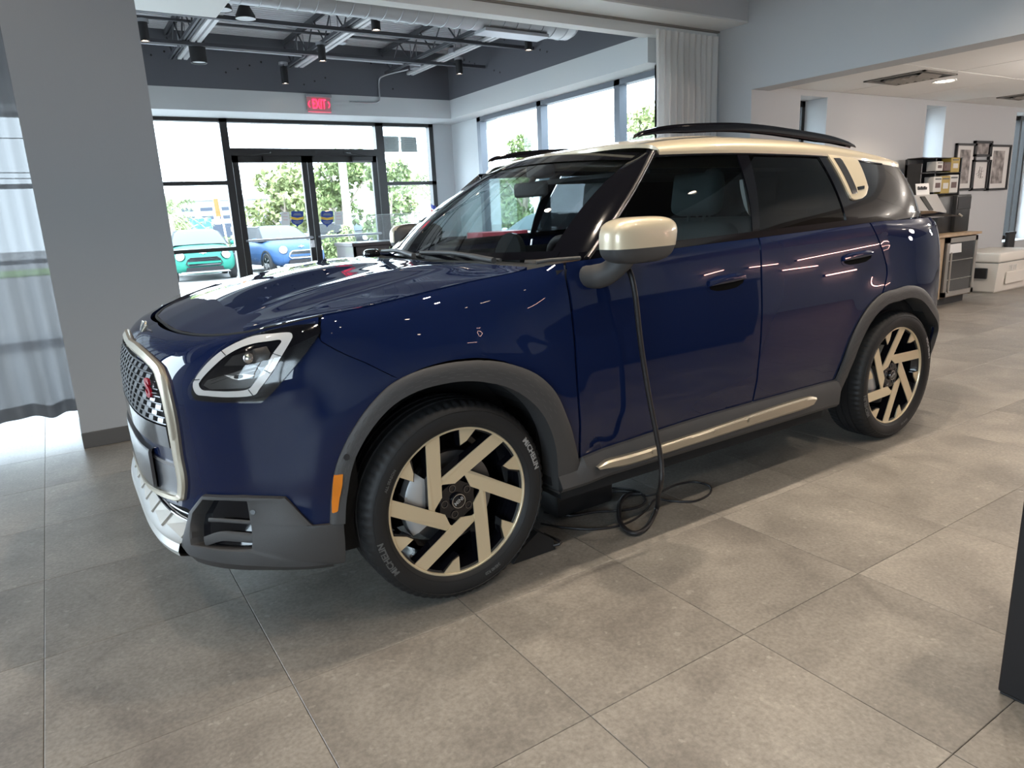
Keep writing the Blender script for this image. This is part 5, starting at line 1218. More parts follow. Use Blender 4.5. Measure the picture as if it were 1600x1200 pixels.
# ================================================================== curtains
def curtain(name, lab, x0, x1, y, z0, z1, mt, amp, per, seed, wav=0.0, edge=None):
    r = np.random.default_rng(seed); n = int(abs(x1-x0)/.007); xs = np.linspace(x0, x1, n); ph = np.cumsum(r.uniform(.75, 1.3, n))*(abs(x1-x0)/n)*2*PI/per
    nz = 30; G = []
    for i, x in enumerate(xs):
        c = []
        for k in range(nz):
            v = k/(nz-1); z = z0+(z1-z0)*v+(wav*math.sin(ph[i]*.5+1)*(1-v) if wav else 0)*1
            a = amp*(1.15-.45*v)*(1+.25*math.sin(ph[i]*.31)); c.append((x+.02*math.sin(3*v+x*9)*(1-v), y+a*math.sin(ph[i]+.5*math.sin(4*v+x*3)), z))
        G.append(c)
    t = thing(name, lab, 'curtain', ((x0+x1)/2, y, z0)); mb = MB(); mb.grid(np.array(G)); mb.build('cloth', mt, t, smooth=80)
    mb = MB(); Gh = np.array(G)[:, :2].copy(); Gh[:, 1, 2] = Gh[:, 0, 2]+.085; Gh[..., 1] += .003; mb.grid(Gh); mb.build('hem', mt, t, smooth=80)
    Gt = np.array(G)[:, -2:].copy(); Gt[:, 0, 2] = Gt[:, 1, 2]-.07; Gt[..., 1] += .003; mb = MB(); mb.grid(Gt); mb.build('heading_tape', mt, t, smooth=80)
    return t
curtain('sheer_curtain', 'sheer grey floor length curtain hanging left of the grey column', 1.02, 2.9, -2.56, .145, 2.89, 'sheer_grey', .030, .16, 3, .012)
curtain('sheer_curtain', 'gathered beige curtain at the end of the right windows behind the car', -4.12, -4.99, -2.40, .05, 2.93, 'sheer_beige', .026, .085, 5)
# ================================================================== reception desk by the doors
mat('desk_dark', (.030, .018, .018), .4, coat=.2); mat('laptop', (.03, .03, .034), .5); mat('screen_back', (.05, .052, .06), .5)
yd = -6.15; dl_, dr_ = at(551, 390, 1, yd), at(690, 375, 1, yd); zt_ = at(600, 377, 1, yd)[2]
dk = thing('reception_desk', 'dark brown reception desk by the double doors behind the windshield', 'desk', (-3.2, yd-.3, 0)); x0, x1 = dl_[0], -4.05
mb = MB(); mb.bbox((x1, yd-.70, zt_-.045), (x0, yd, zt_), .004); mb.build('worktop', 'desk_dark', dk); mb = MB(); mb.bbox((x1+.02, yd-.04, .06), (x0-.02, yd-.02, zt_-.045), .003); mb.build('front_panel', 'desk_dark', dk)
mb = MB(); mb.bbox((x0-.06, yd-.68, 0), (x0-.02, yd-.02, zt_-.045), .003); mb.build('side_panel', 'desk_dark', dk); mb = MB(); mb.bbox((x1+.02, yd-.68, 0), (x1+.06, yd-.02, zt_-.045), .003); mb.build('side_panel', 'desk_dark', dk)
zp = at(560, 337, 1, yd-.02)[2]; pl = thing('plexiglass_screen', 'clear plexiglass guard standing on the dark desk', 'screen', ((x0+x1)/2, yd-.05, zt_))
mb = MB(); mb.box((x1+.05, yd-.053, zt_), (x0+.02, yd-.047, zp)); mb.build('sheet', 'plexi', pl); mb = MB(); mb.box((x1+.05, yd-.055, zp), (x0+.02, yd-.045, zp+.006)); mb.build('top_edge', 'paper_grey', pl)
for x in (x0-.06, x0-.75): mb = MB(); mb.bbox((x-.05, yd-.09, zt_), (x+.05, yd-.02, zt_+.012), .003); mb.build('foot', 'plexi', pl)
for (pa, pb, lab) in ((655, 673, 'dark monitor back on the reception desk, half hidden by the car'),):
    ya = yd-.30; a, b = at(pa, 345, 1, ya), at(pb, 375, 1, ya); z1_ = at(pa, 344, 1, ya)[2]; mo = thing('monitor', lab, 'monitor', ((a[0]+b[0])/2, ya, zt_)); w_ = abs(a[0]-b[0])/2; cx = (a[0]+b[0])/2
    mb = MB(); mb.bbox((cx-w_, ya-.02, zt_+.07), (cx+w_, ya+.015, z1_), .006); mb.build('display', 'screen_back', mo); mb = MB(); mb.box((cx-.03, ya-.015, zt_+.01), (cx+.03, ya, zt_+.1)); mb.build('neck', 'black_metal', mo); mb = MB(); mb.bbox((cx-.11, ya-.09, zt_), (cx+.11, ya+.08, zt_+.012), .004); mb.build('foot', 'black_metal', mo)
mat('flag_blue', (.05, .07, .30), .7); mat('flag_red', (.55, .04, .06), .7); mat('flag_white', (.7, .7, .7), .7)
fx = at(672, 325, 1, yd-.1); fl = thing('desk_flag', 'small red and blue flag on a stick standing on the reception desk', 'flag', (fx[0], yd-.1, zt_)); mb = MB(); mb.tube([(fx[0], yd-.1, zt_), (fx[0]-.02, yd-.1, fx[2]+.06)], .004, 6); mb.build('stick', 'wood_brown', fl)
for nm, z0_, z1_, m_ in (('red_field', -.10, -.02, 'flag_red'), ('white_band', -.02, .0, 'flag_white'), ('blue_field', 0, .055, 'flag_blue')):
    mb = MB(); mb.grid(np.array([[(fx[0]-.01-.075*u, yd-.1+.008*math.sin(8*u), fx[2]+z0_+(z1_-z0_)*v-.03*u) for v in (0, 1)] for u in np.linspace(0, 1, 8)])); mb.build(nm, m_, fl)
mat('red_box', (.55, .03, .05), .4)
mb = MB()
a, b = at(742, 372, 1, -5.2), at(812, 358, 1, -5.2); rbx = thing('red_display_box', 'flat red box on a stand seen through the windshield', 'box', ((a[0]+b[0])/2, -5.2, a[2]-.03)); mb = MB(); mb.bbox((b[0], -5.4, a[2]-.02), (a[0], -5.0, b[2]-.01), .008); mb.build('lid', 'red_box', rbx)
mb = MB(); mb.bbox((b[0]+.05, -5.38, 0), (a[0]-.05, -5.02, a[2]-.02), .01); mb.build('stand', 'black_metal', rbx)
# ================================================================== side room furniture
mat('wood_light', (.36, .26, .165), .5, noise=.15, nscale=14); mat('steel_brushed', (.42, .40, .37), .35, metal=.7); mat('fridge_dark', (.035, .035, .036), .15); mat('plastic_white', (.30, .295, .295), .45); mat('plastic_black', (.016, .016, .017), .35)
mat('cooler_white', (.72, .68, .62), .55); mat('pack_gold', (.40, .28, .06), .5); mat('pack_white', (.6, .58, .55), .5); mat('pack_brown', (.10, .055, .05), .5); mat('art_grey', (.32, .29, .29), .7); mat('art_mat', (.70, .68, .66), .7); mat('blue_screen', (.08, .18, .5), .3, emit=(.10, .22, .6), estr=.5)
FY = -1.27
fx0, fx1 = at(1478, 470, 1, FY)[0], at(1521, 440, 1, FY)[0]; ftop = at(1500, 364.5, 1, FY)[2]; kick = at(1467, 472, 1, FY)[2]
fr_ = thing('wine_cabinet', 'wood sided beverage cabinet with a steel framed glass door behind the car', 'cabinet', ((fx0+fx1)/2, FY-.3, 0)); L0, L1 = fx1, fx0+.14
LW = -6.15
mb = MB(); mb.bbox((LW-.02, FY-.62, .09), (LW, FY-.02, ftop-.03), .003); mb.bbox((L1-.02, FY-.04, .09), (LW-.02, FY-.02, ftop-.03), .003); mb.bbox((L0, FY-.62, .09), (L0+.02, FY-.02, ftop-.03), .003); mb.box((L0, FY-.62, .09), (LW, FY-.55, ftop-.03)); mb.box((L0+.02, FY-.6, .09), (LW-.02, FY-.05, .11)); mb.build('carcass', 'wood_light', fr_)
mb = MB(); mb.bbox((L0-.04, FY-.63, ftop-.03), (LW+.04, FY+.02, ftop), .004); mb.build('counter_top', 'wood_light', fr_); mb = MB(); mb.box((L0+.03, FY-.55, 0), (LW-.03, FY-.09, .09)); mb.build('toe_kick', 'black_metal', fr_)
z0, z1 = .11, ftop-.045; mb = MB(); t_ = .055
mb.box((L0, FY-.03, z0), (L0+t_, FY, z1)); mb.box((L1-t_-.06, FY-.03, z0), (L1-.05, FY, z1)); mb.box((L0, FY-.03, z0), (L1-.05, FY, z0+t_)); mb.box((L0, FY-.03, z1-t_), (L1-.05, FY, z1)); dr = mb.build('door', 'steel_brushed', fr_)
mb = MB(); mb.box((L0+t_, FY-.02, z0+t_), (L1-t_-.06, FY-.012, z1-t_)); mb.build('door_glass', 'fridge_dark', dr); mb = MB(); mb.tube([(L1-.09, FY+.035, z0+.05), (L1-.09, FY+.035, z1-.16)], .010, 8); mb.build('handle', 'steel_brushed', dr, smooth=50)
for zz in (.30, .52): mb = MB(); mb.box((L0+t_, FY-.011, zz), (L1-t_-.06, FY-.008, zz+.008)); mb.build('shelf_edge', 'steel_brushed', dr)
pn = thing('paper_note', 'white note taped to the glass door of the beverage cabinet', 'note', (L1-.25, FY, .7)); n0, n1 = at(1485, 382, 1, FY), at(1502, 394, 1, FY); mb = MB(); mb.prism([(n0[0], FY-.010, n0[2]), (n1[0], FY-.010, n0[2]), (n1[0]-.02, FY-.010, n1[2]), (n0[0], FY-.010, n1[2])], (0, .003, 0)); mb.build('sheet', 'paper', pn)
# appliances on the cabinet
def box_px(mb, pa, pb, y0, y1, b=.012): a, c = at(*pa, 1, y1), at(*pb, 1, y1); mb.bbox((min(a[0], c[0]), y0, min(a[2], c[2])), (max(a[0], c[0]), y1, max(a[2], c[2])), b); return a, c
br = thing('coffee_brewer', 'black coffee brewer with a small blue screen on the beverage cabinet', 'coffee machine', ((L0+L1)/2-.1, -1.6, ftop)); yb = -1.42
a = at(1494, 330, 1, yb); c_ = at(1516, 330, 1, yb); bz = at(1505, 304, 1, yb)[2]; xw = at(1472, 330, 1, yb)[0]
mb = MB(); mb.bbox((c_[0], yb-.26, ftop), (a[0], yb, bz), .012); mb.build('body', 'plastic_black', br, smooth=40); mb = MB(); mb.bbox((a[0]+.005, yb-.26, ftop), (xw, yb-.04, bz-.01), .012); mb.build('water_tank', 'plastic_black', br, smooth=40)
mb = MB(); p, q2 = at(1504, 312, 1, yb+.004), at(1515, 318, 1, yb+.004); mb.bbox((q2[0], yb, q2[2]), (p[0], yb+.006, p[2]), .002); mb.build('screen', 'blue_screen', br)
mb = MB(); mb.bbox((c_[0]+.02, yb, bz-.17), (a[0]-.02, yb+.01, bz-.02), .004); mb.build('face_plate', 'fridge_dark', br); mb = MB(); mb.tube([(a[0]-.05, yb+.012, bz-.22), (a[0]-.05, yb+.05, bz-.25)], .012, 8); mb.build('spout', 'steel_brushed', br)
wd = thing('tea_dispenser', 'pale grey slope-fronted box on a post with a small card on top', 'dispenser', (-7.2, -1.3, ftop)); yw = -1.22
w0, w1 = at(1429, 330, 1, yw), at(1476, 330, 1, yw); za, zb_ = at(1450, 304, 1, yw)[2], at(1450, 341, 1, yw)[2]
mb = MB(); xs0, xs1 = w1[0], w0[0]; prof = [(yw-.26, zb_), (yw, zb_), (yw+.02, zb_+.06), (yw-.10, za), (yw-.26, za)]
mb.prism([(xs0, y, z) for y, z in prof], (xs1-xs0, 0, 0)); recalc(mb.build('housing', 'plastic_white', wd)); 
mb = MB(); mb.prism([(xs0+.42*(xs1-xs0), yw+.02-.02, zb_+.08), (xs0+.56*(xs1-xs0), yw, zb_+.08), (xs0+.62*(xs1-xs0), yw-.085, za-.02), (xs0+.48*(xs1-xs0), yw-.085, za-.02)], (0, .012, .004)); mb.build('window_slot', 'fridge_dark', wd)
mb = MB(); mb.bbox((xs0+.15, yw-.2, ftop-.02), (xs0+.27, yw-.08, zb_), .01); mb.build('post', 'steel_brushed', wd); mb = MB(); mb.bbox((xs0+.02, yw-.01, zb_+.01), (xs0+.12, yw+.03, zb_+.06), .005); mb.build('tap_block', 'plastic_white', wd)
cd_ = thing('menu_card', 'small white folded card standing on the pale dispenser', 'card', ((xs0+xs1)/2, yw-.15, za)); a, b = at(1433, 287, 1, yw-.15), at(1452, 303, 1, yw-.15); mb = MB(); mb.prism([(a[0], yw-.15, za), (b[0], yw-.15, za), (b[0], yw-.17, a[2]), (a[0], yw-.17, a[2])], (0, .004, 0)); mb.build('sheet', 'paper', cd_)
mb = MB()
for k in range(6): mb.box((a[0]-.03-.032*k, yw-.162+.004, za+(a[2]-za)*.45), (a[0]-.05-.032*k, yw-.150+.004, za+(a[2]-za)*(.68 if k % 2 else .75)))
mb.build('print', 'black_metal', cd_, kind='stuff')
rk = thing('pod_rack', 'tall black rack of coffee packets standing behind the brewer', 'rack', (-8.0, -1.8, ftop)); yr_ = -1.72
r0, r1 = at(1441, 250, 1, yr_), at(1499, 300, 1, yr_); zt0, zt1 = ftop, at(1460, 247, 1, yr_)[2]
mb = MB(); mb.bbox((r1[0], yr_-.2, zt0), (r0[0], yr_-.16, zt1), .006); mb.build('back_board', 'plastic_black', rk); xm2 = at(1461, 270, 1, yr_)[0]
for x_, z_ in ((r0[0]-.02, zt1-.06), (xm2-.02, zt1), (r1[0], zt1)): mb = MB(); mb.bbox((x_, yr_-.2, zt0), (x_+.02, yr_, z_), .004); mb.build('side_panel', 'plastic_black', rk)
for z in (at(1480, 269, 1, yr_)[2], at(1480, 302, 1, yr_)[2], at(1480, 246, 1, yr_)[2]): mb = MB(); mb.bbox((r1[0], yr_-.18, z-.01), (r0[0], yr_+.005, z), .003); mb.build('shelf', 'plastic_black', rk)
packs = [((1464, 252), (1473, 267), 'pack_white', 'white fronted coffee packet on the upper rack shelf, leftmost'), ((1476, 253), (1485.5, 267), 'pack_brown', 'brown coffee packet in the middle of the upper rack shelf'), ((1487.5, 246), (1498.5, 269), 'pack_gold', 'tall gold coffee packet on the upper rack shelf by the pictures'),
         ((1460, 276), (1470.5, 300), 'pack_white', 'cream and brown coffee packet on the lower rack shelf, leftmost'), ((1471.5, 275), (1483, 302), 'pack_gold', 'gold coffee packet in the middle of the lower rack shelf'), ((1484.5, 273), (1496, 301), 'pack_white', 'white and brown coffee packet on the lower rack shelf by the pictures')]
for pa, pb, m_, lab in packs:
    a, b = at(*pa, 1, yr_+.02), at(*pb, 1, yr_+.02); t = thing('coffee_packet', lab, 'packet', ((a[0]+b[0])/2, yr_-.03, b[2]), 'coffee packets in the rack'); mb = MB(); mb.bbox((b[0], yr_-.10, b[2]), (a[0], yr_+.02, a[2]), .008); mb.build('carton', m_, t)
    w_ = a[0]-b[0]; h_ = a[2]-b[2]; mb = MB(); mb.box((b[0]+w_*.22, yr_+.018, b[2]+h_*.28), (a[0]-w_*.22, yr_+.023, b[2]+h_*.60)); mb.build('picture_panel', 'pack_brown' if m_ != 'pack_gold' else 'pack_white', t); mb = MB(); mb.box((b[0]+w_*.15, yr_+.018, b[2]+h_*.80), (a[0]-w_*.15, yr_+.023, b[2]+h_*.88)); mb.build('label_band', 'plastic_black', t)
a, b = at(1404, 278, 1, -1.6), at(1416, 305, 1, -1.6); ph = thing('leaflet_holder', 'small black and white leaflet stand just beyond the rear window of the car', 'holder', ((a[0]+b[0])/2, -1.6, ftop))
mb = MB(); mb.bbox((b[0], -1.64, b[2]), (a[0], -1.6, a[2]), .004); mb.build('tray', 'plastic_black', ph); mb = MB(); mb.box((b[0]+.02, -1.599, b[2]+.05), (a[0]-.02, -1.594, a[2]-.15)); mb.build('leaflet', 'paper', ph)
mb = MB(); mb.bbox((b[0]+.02, -1.64, ftop+.01), (a[0]-.02, -1.60, b[2]), .006); mb.bbox((b[0]-.02, -1.68, ftop), (a[0]+.02, -1.56, ftop+.015), .004); mb.build('pedestal', 'plastic_black', ph)
# cooler on the floor
CY = -1.34; c0 = at(1550, 459, 2, 0); cx1 = c0[0]; cx0 = cx1-1.05; ch = at(1552, 397, 1, CY)[2]; ck = thing('ice_cooler', 'white hard-sided ice cooler on the floor under the pictures', 'cooler', ((cx0+cx1)/2, CY-.28, 0))
mb = MB(); V = []; 
for z, e in ((.0, .05), (.02, .035), (ch*.74, .0)): V += [(cx0+e, CY-.56+e, z), (cx1-e, CY-.56+e, z), (cx1-e, CY-e, z), (cx0+e, CY-e, z)]
mb.add(V, [(0, 3, 2, 1), (8, 9, 10, 11)]+[(k*4+i, k*4+(i+1) % 4, (k+1)*4+(i+1) % 4, (k+1)*4+i) for k in range(2) for i in range(4)]); mb.build('body', 'cooler_white', ck)
mb = MB(); mb.bbox((cx0-.015, CY-.575, ch*.76), (cx1+.015, CY+.015, ch), .022, 3); mb.build('lid', 'cooler_white', ck, smooth=40); mb = MB(); mb.box((cx0+.01, CY-.55, ch*.73), (cx1-.01, CY-.01, ch*.77)); mb.build('gasket', 'print_grey', ck)
mb = MB(); mb.bbox((cx1-.012, CY-.40, ch*.36), (cx1+.022, CY-.12, ch*.62), .008); mb.build('end_handle', 'plastic_black', ck); mb = MB(); mb.bbox((cx0+.25, CY-.012, ch*.20), (cx1-.25, CY+.004, ch*.50), .01); mb.build('front_panel', 'cooler_white', ck)
V, F = text_plane('YETI', ((cx0+cx1)/2+.12, CY+.004, ch*.59), (-1, 0, 0), (0, 0, 1), .10, .002, .001); mb = MB(); mb.add(V, F); mb.build('embossed_lettering', 'art_mat', ck)
# pictures
def picture(pa, pb, lab, kind):
    y = YW+.004; a, b = at(*pa, 1, y), at(*pb, 1, y); x0, x1, z0, z1 = b[0], a[0], b[2], a[2]; t = thing('picture_frame', lab, 'picture', ((x0+x1)/2, y, z0)); f = .028; mb = MB()
    mb.box((x0, y, z0), (x0+f, y+.03, z1)); mb.box((x1-f, y, z0), (x1, y+.03, z1)); mb.box((x0, y, z0), (x1, y+.03, z0+f)); mb.box((x0, y, z1-f), (x1, y+.03, z1)); mb.build('frame', 'black_metal', t)
    mb = MB(); mb.box((x0+f, y+.002, z0+f), (x1-f, y+.010, z1-f)); mb.build('mount', 'art_mat' if kind != 'dark' else 'screen_back', t); w_ = x1-x0; h = z1-z0
    if kind == 'tall':
        mb = MB(); mb.box((x0+w_*.24, y+.010, z0+h*.15), (x1-w_*.24, y+.013, z1-h*.13)); mb.build('print', 'art_photo', t)
    elif kind == 'dark':
        mb = MB(); mb.box((x0+w_*.16, y+.010, z0+h*.16), (x1-w_*.16, y+.013, z1-h*.16)); mb.build('print', 'art_photo', t)
    else:
        mb = MB(); r = np.random.default_rng(3)
        for k in range(9): cx, cz = x0+w_*(.35+.3*r.random()), z0+h*(.38+.32*r.random()); mb.tube([(cx+.03*r.normal(), y+.012, cz+.04*r.normal()), (cx, y+.012, cz), (cx+.03*r.normal(), y+.012, cz+.04*r.normal())], .004, 5)
        mb.build('print', 'art_grey', t)
mat('art_photo', (.30, .27, .26), .7, noise=.7, nscale=9)
picture((1493, 224), (1516.5, 297), 'tall framed photograph on the far wall, directly behind the coffee rack', 'tall'); picture((1521.5, 220), (1546, 245), 'small square framed dark print, uppermost of the four pictures', 'dark')
picture((1518, 250), (1541.5, 297), 'framed line drawing hung below the small square print', 'line'); picture((1544.5, 226), (1570, 296.5), 'tall framed photograph on the far wall, nearest the last narrow window', 'tall')
mb = MB(); u0, u1 = at(1570, 363, 1, YW+.01), at(1577, 393, 1, YW+.01); wb_ = thing('waste_bin', 'narrow black bin against the far wall behind the cooler', 'bin', ((u0[0]+u1[0])/2, YW+.12, 0)); mb.bbox((u1[0], YW+.02, 0), (u0[0], YW+.07, u0[2]), .01); mb.build('body', 'plastic_black', wb_); mb = MB(); mb.bbox((u1[0]-.005, YW+.015, u0[2]-.04), (u0[0]+.005, YW+.075, u0[2]+.005), .008); mb.build('lid', 'plastic_black', wb_)
# ================================================================== foreground stand and cables
pst = thing('display_stand', 'matt black display stand cut off by the picture edge near the camera', 'stand', (-1.15, 2.5, 0)); mb = MB(); mb.bbox((-1.42, 2.19, .006), (-.889, 2.86, 1.02), .006); mb.build('body', 'black_metal', pst); mb = MB(); mb.bbox((-1.415, 2.195, 0), (-.892, 2.855, .006), .004); mb.build('base', 'black_metal', pst); mb = MB(); mb.bbox((-1.44, 2.17, 1.02), (-.87, 2.88, 1.05), .006); mb.build('top', 'black_metal', pst)
mat('cable', (.014, .012, .013), .5)
def on_floor(px, py, z=.007): return at(px, py, 2, z)
p1 = [at(px, py, 1, y) for px, py, y in ((978, 415, .925), (986, 430, .96), (993, 465, .975), (999, 520, .975), (1006, 570, .975), (1016, 630, .985), (1026, 680, 1.0), (1033, 722, 1.01), (1033, 755, 1.02))]
f1 = [on_floor(*p, .014) for p in ((1026, 795), (1012, 822), (995, 833), (980, 829), (969, 815), (967, 800), (969, 785), (980, 773), (1000, 771))]
mid_ = p1[-1]*.45+f1[0]*.55+np.array([0, 0, .02])
cb1 = tag(MB().tube(cr(np.array(p1+[mid_]+f1), 120), .0105, 8).build('charging_cable', 'cable', smooth=60), 'thick black cable hanging from the door mirror down to a loop on the tiles', 'cable')
f2 = [on_floor(*p, .006) for p in ((845, 818), (880, 824), (920, 827), (960, 823), (990, 812), (1010, 796), (1025, 780), (1050, 783), (1085, 783), (1108, 772), (1109, 760), (1085, 753), (1055, 758), (1030, 770), (1010, 774), (985, 769), (960, 768), (930, 771), (895, 778))]
tag(MB().tube(cr(np.array(f2), 140), .0048, 6).build('thin_cable', 'cable', smooth=60), 'thin black power cord looping over the tiles beside the front tyre', 'cable')
f3 = [on_floor(*p, .006) for p in ((850, 800), (890, 806), (930, 800), (975, 797), (1002, 790), (1008, 778), (990, 766), (950, 762))]
tag(MB().tube(cr(np.array(f3), 90), .0055, 6).build('thin_cable', 'cable', smooth=60), 'black cord coiled in the shadow under the sill of the car', 'cable')
cx = on_floor(885, 790); chg = thing('battery_charger', 'black battery charger box lying in shadow under the car', 'charger', (cx[0]-.05, .52, 0)); mb = MB(); mb.bbox((cx[0]-.20, .40, 0.004), (cx[0]+.12, .60, .15), .02); mb.build('case', 'plastic_black', chg, smooth=40); mb = MB(); mb.tube(cr([(cx[0]-.12, .5, .15), (cx[0]-.12, .5, .19), (cx[0]+.04, .5, .19), (cx[0]+.04, .5, .15)], 20), .010, 6); mb.build('handle', 'plastic_black', chg)
a = on_floor(838, 872, 0); wc = thing('wheel_chock', 'black rubber wheel chock behind the front tyre', 'chock', (a[0], a[1]-.1, 0)); mb = MB(); mb.prism([(a[0]+.10, a[1]-.16, .002), (a[0]-.10, a[1]-.16, .002), (a[0]-.09, a[1]-.16, .05), (a[0]-.02, a[1]-.16, .10), (a[0]+.06, a[1]-.16, .05)], (0, .15, 0)); recalc(mb.build('wedge', 'rubber', wc)); mb = MB(); mb.tube(cr([(a[0]-.09, a[1]-.01, .02), (a[0]-.12, a[1]-.0, .03), (a[0]-.11, a[1]-.1, .03)], 12), .006, 6); mb.build('rope', 'cable', wc)
# ================================================================== outdoors
ZG = -.15
mat('asphalt', (.24, .237, .235), .9, noise=.08, nscale=3); mat('concrete_out', (.55, .54, .52), .9, noise=.06, nscale=4); mat('grass', (.16, .26, .07), .95, noise=.3, nscale=6); mat('leaf_a', (.15, .20, .075), .7, rand=.0, noise=.45, nscale=2.5); mat('leaf_b', (.20, .235, .095), .7, noise=.45, nscale=2.5); mat('palm_leaf', (.22, .27, .14), .65, noise=.4, nscale=3); mat('bark', (.30, .25, .20), .9, noise=.25, nscale=9)
mat('bldg_white', (.33, .33, .325), .8); mat('bldg_glass', (.05, .06, .08), .4, spec=.1); mat('orange', (.5, .09, .02), .6); mat('pole_grey', (.62, .62, .60), .6); mat('paint_green', (.014, .12, .088), .5, spec=.15); mat('paint_blue_out', (.025, .058, .13), .5, spec=.15); mat('paint_white', (.42, .43, .44), .5, spec=.2); mat('car_dark', (.02, .022, .025), .6, spec=.15); mat('car_silver', (.5, .5, .5), .35, metal=.5); mat('lens_clear', (.75, .77, .78), .15, coat=1.0); mat('wire', (.05, .05, .05), .7); mat('truck_blue', (.03, .10, .35), .5)
gm = MB(); gm.box((-60, -80, ZG-.2), (45, -7.55, ZG)); struct(gm.build('ground', 'asphalt'))
gm2 = MB(); gm2.box((-60, -7.56, ZG-.2), (-4.76, -2.4, ZG+.0)); gm2.box((3.35, -7.56, ZG-.2), (45, 20, ZG)); gm2.box((-60, -2.4, ZG-.2), (-16.85, 40, ZG)); struct(gm2.build('ground_apron', 'asphalt'))
vg = MB(); vg.box((-60, -34, ZG), (45, -28.5, ZG+.05)); vo = vg.build('grass_verge', 'grass'); vo['kind'] = 'stuff'; 
rdm = np.random.default_rng(11)
def leaves(mb, blobs, n, size, rng, flat=.6):
    for (c, r) in blobs:
        k = int(n*r[0]*r[1]); c = np.array(c)
        d = rng.normal(size=(k, 3)); d /= np.linalg.norm(d, axis=1)[:, None]; rad = rng.uniform(.55, 1.0, k)**.6; P = c+d*np.array(r)*rad[:, None]
        a = rng.normal(size=(k, 3)); a /= np.linalg.norm(a, axis=1)[:, None]; b = np.cross(a, rng.normal(size=(k, 3))); b /= np.linalg.norm(b, axis=1)[:, None]; s = size*rng.uniform(.6, 1.4, k)[:, None]
        V = np.stack([P-a*s, P+b*s*.5, P+a*s, P-b*s*.5], 1).reshape(-1, 3); mb.add(V, [(4*i, 4*i+1, 4*i+2, 4*i+3) for i in range(k)])
def tree(x, y, h, w, lab, mt='leaf_a', seed=1, n=900, size=.13, clear=.3, grp=None):
    r = np.random.default_rng(seed); t = thing('tree', lab, 'tree', (x, y, ZG), grp); mb = MB(); mb.tube(cr([(x, y, ZG), (x+.1, y, ZG+h*.3), (x-.05, y, ZG+h*.6)], 10), np.linspace(.13, .06, 10), 8)
    for k in range(5): a = k*1.3; mb.tube(cr([(x, y, ZG+h*(.28+.05*k)), (x+math.cos(a)*w*.3, y+math.sin(a)*w*.3, ZG+h*(.5+.06*k)), (x+math.cos(a)*w*.5, y+math.sin(a)*w*.5, ZG+h*(.6+.06*k))], 8), np.linspace(.06, .02, 8), 6)
    mb.build('trunk', 'bark', t, smooth=60); bl = []
    for k in range(16):
        a = r.uniform(0, 2*PI); q_ = r.uniform(0, .62)**.7; zz = r.uniform(clear, .92); e = 1-abs(zz-.55)*1.1; s = r.uniform(.16, .28)*w; bl.append(((x+math.cos(a)*q_*w*e*.6, y+math.sin(a)*q_*w*e*.6, ZG+h*zz), (s, s, s*.75)))
    mb = MB(); leaves(mb, bl, n, size, r); mb.build('foliage', mt, t, kind='stuff'); return t
def palm(x, y, h, rad, lab, seed=1, nf=26):
    r = np.random.default_rng(seed); t = thing('palm_tree', lab, 'tree', (x, y, ZG)); mb = MB(); mb.tube(cr([(x, y, ZG), (x+.08, y, ZG+h*.5), (x, y, ZG+h)], 12), np.linspace(.17, .12, 12), 10); mb.build('trunk', 'bark', t, smooth=60)
    for k in range(nf):
        a = k*2.399; el = r.uniform(-.5, 1.25); L = rad*r.uniform(.8, 1.1); d = np.array([math.cos(a)*math.cos(el), math.sin(a)*math.cos(el), math.sin(el)]); c = np.array([x, y, ZG+h]); pts = [c+d*L*s+np.array([0, 0, -.55*L*s*s]) for s in np.linspace(0, 1, 7)]; mb = MB()
        sd_ = np.cross(d, [0, 0, 1.]); sd_ /= np.linalg.norm(sd_)+1e-9
        for i in range(2, 7):
            for s in np.linspace(-1, 1, 9):
                p = pts[i]; q_ = p+sd_*s*.42*L*.5+d*.25*L*(1-abs(s))+np.array([0, 0, -.16*L*abs(s)]); u_ = np.array([0, 0, .02])+d*.03; mb.add([p, p+u_, q_], [(0, 1, 2)])
        mb.tube(pts, .012, 4); mb.build('frond', 'palm_leaf', t)
    return t
def T(px, y): return at(px, 345, 1, y)[0]
def hz(py, px, y): return at(px, py, 1, y)[2]-ZG
tree(T(448, -24.5), -24.5, hz(250, 440, -24.5), 2.6, 'full leafy tree outside the left door leaf', 'leaf_b', 2, 520, .12, .22)
tree(T(540, -25.5), -25.5, hz(214, 520, -25.5), 2.7, 'tall leafy tree behind the light pole outside the right door leaf', 'leaf_a', 3, 520, .12, .22)
tree(T(505, -37.5), -37.5, hz(290, 500, -37.5), 3.2, 'broad tree further back between the two door leaves', 'leaf_b', 9, 330, .16, .2)
tree(T(610, -20.5), -20.5, hz(250, 610, -20.5), 1.9, 'leafy tree outside the side window under the grey printed sheets', 'leaf_a', 4, 620, .11, .2)
palm(T(655, -23), -23, hz(290, 655, -23), 1.35, 'fan palm outside the side window beside the desk flag', 5, 30)
palm(T(640, -27), -27, hz(300, 640, -27), 1.5, 'fan palm half hidden behind the leafy tree by the desk', 15, 30)
palm(T(268, -26), -26, hz(335, 268, -26), 1.45, 'fan palm outside the left window above the green car', 6, 30)
tree(T(262, -30), -30, 2.2, 2.4, 'low green bush behind the green car, next to the column', 'leaf_b', 7, 500, .12, .1)
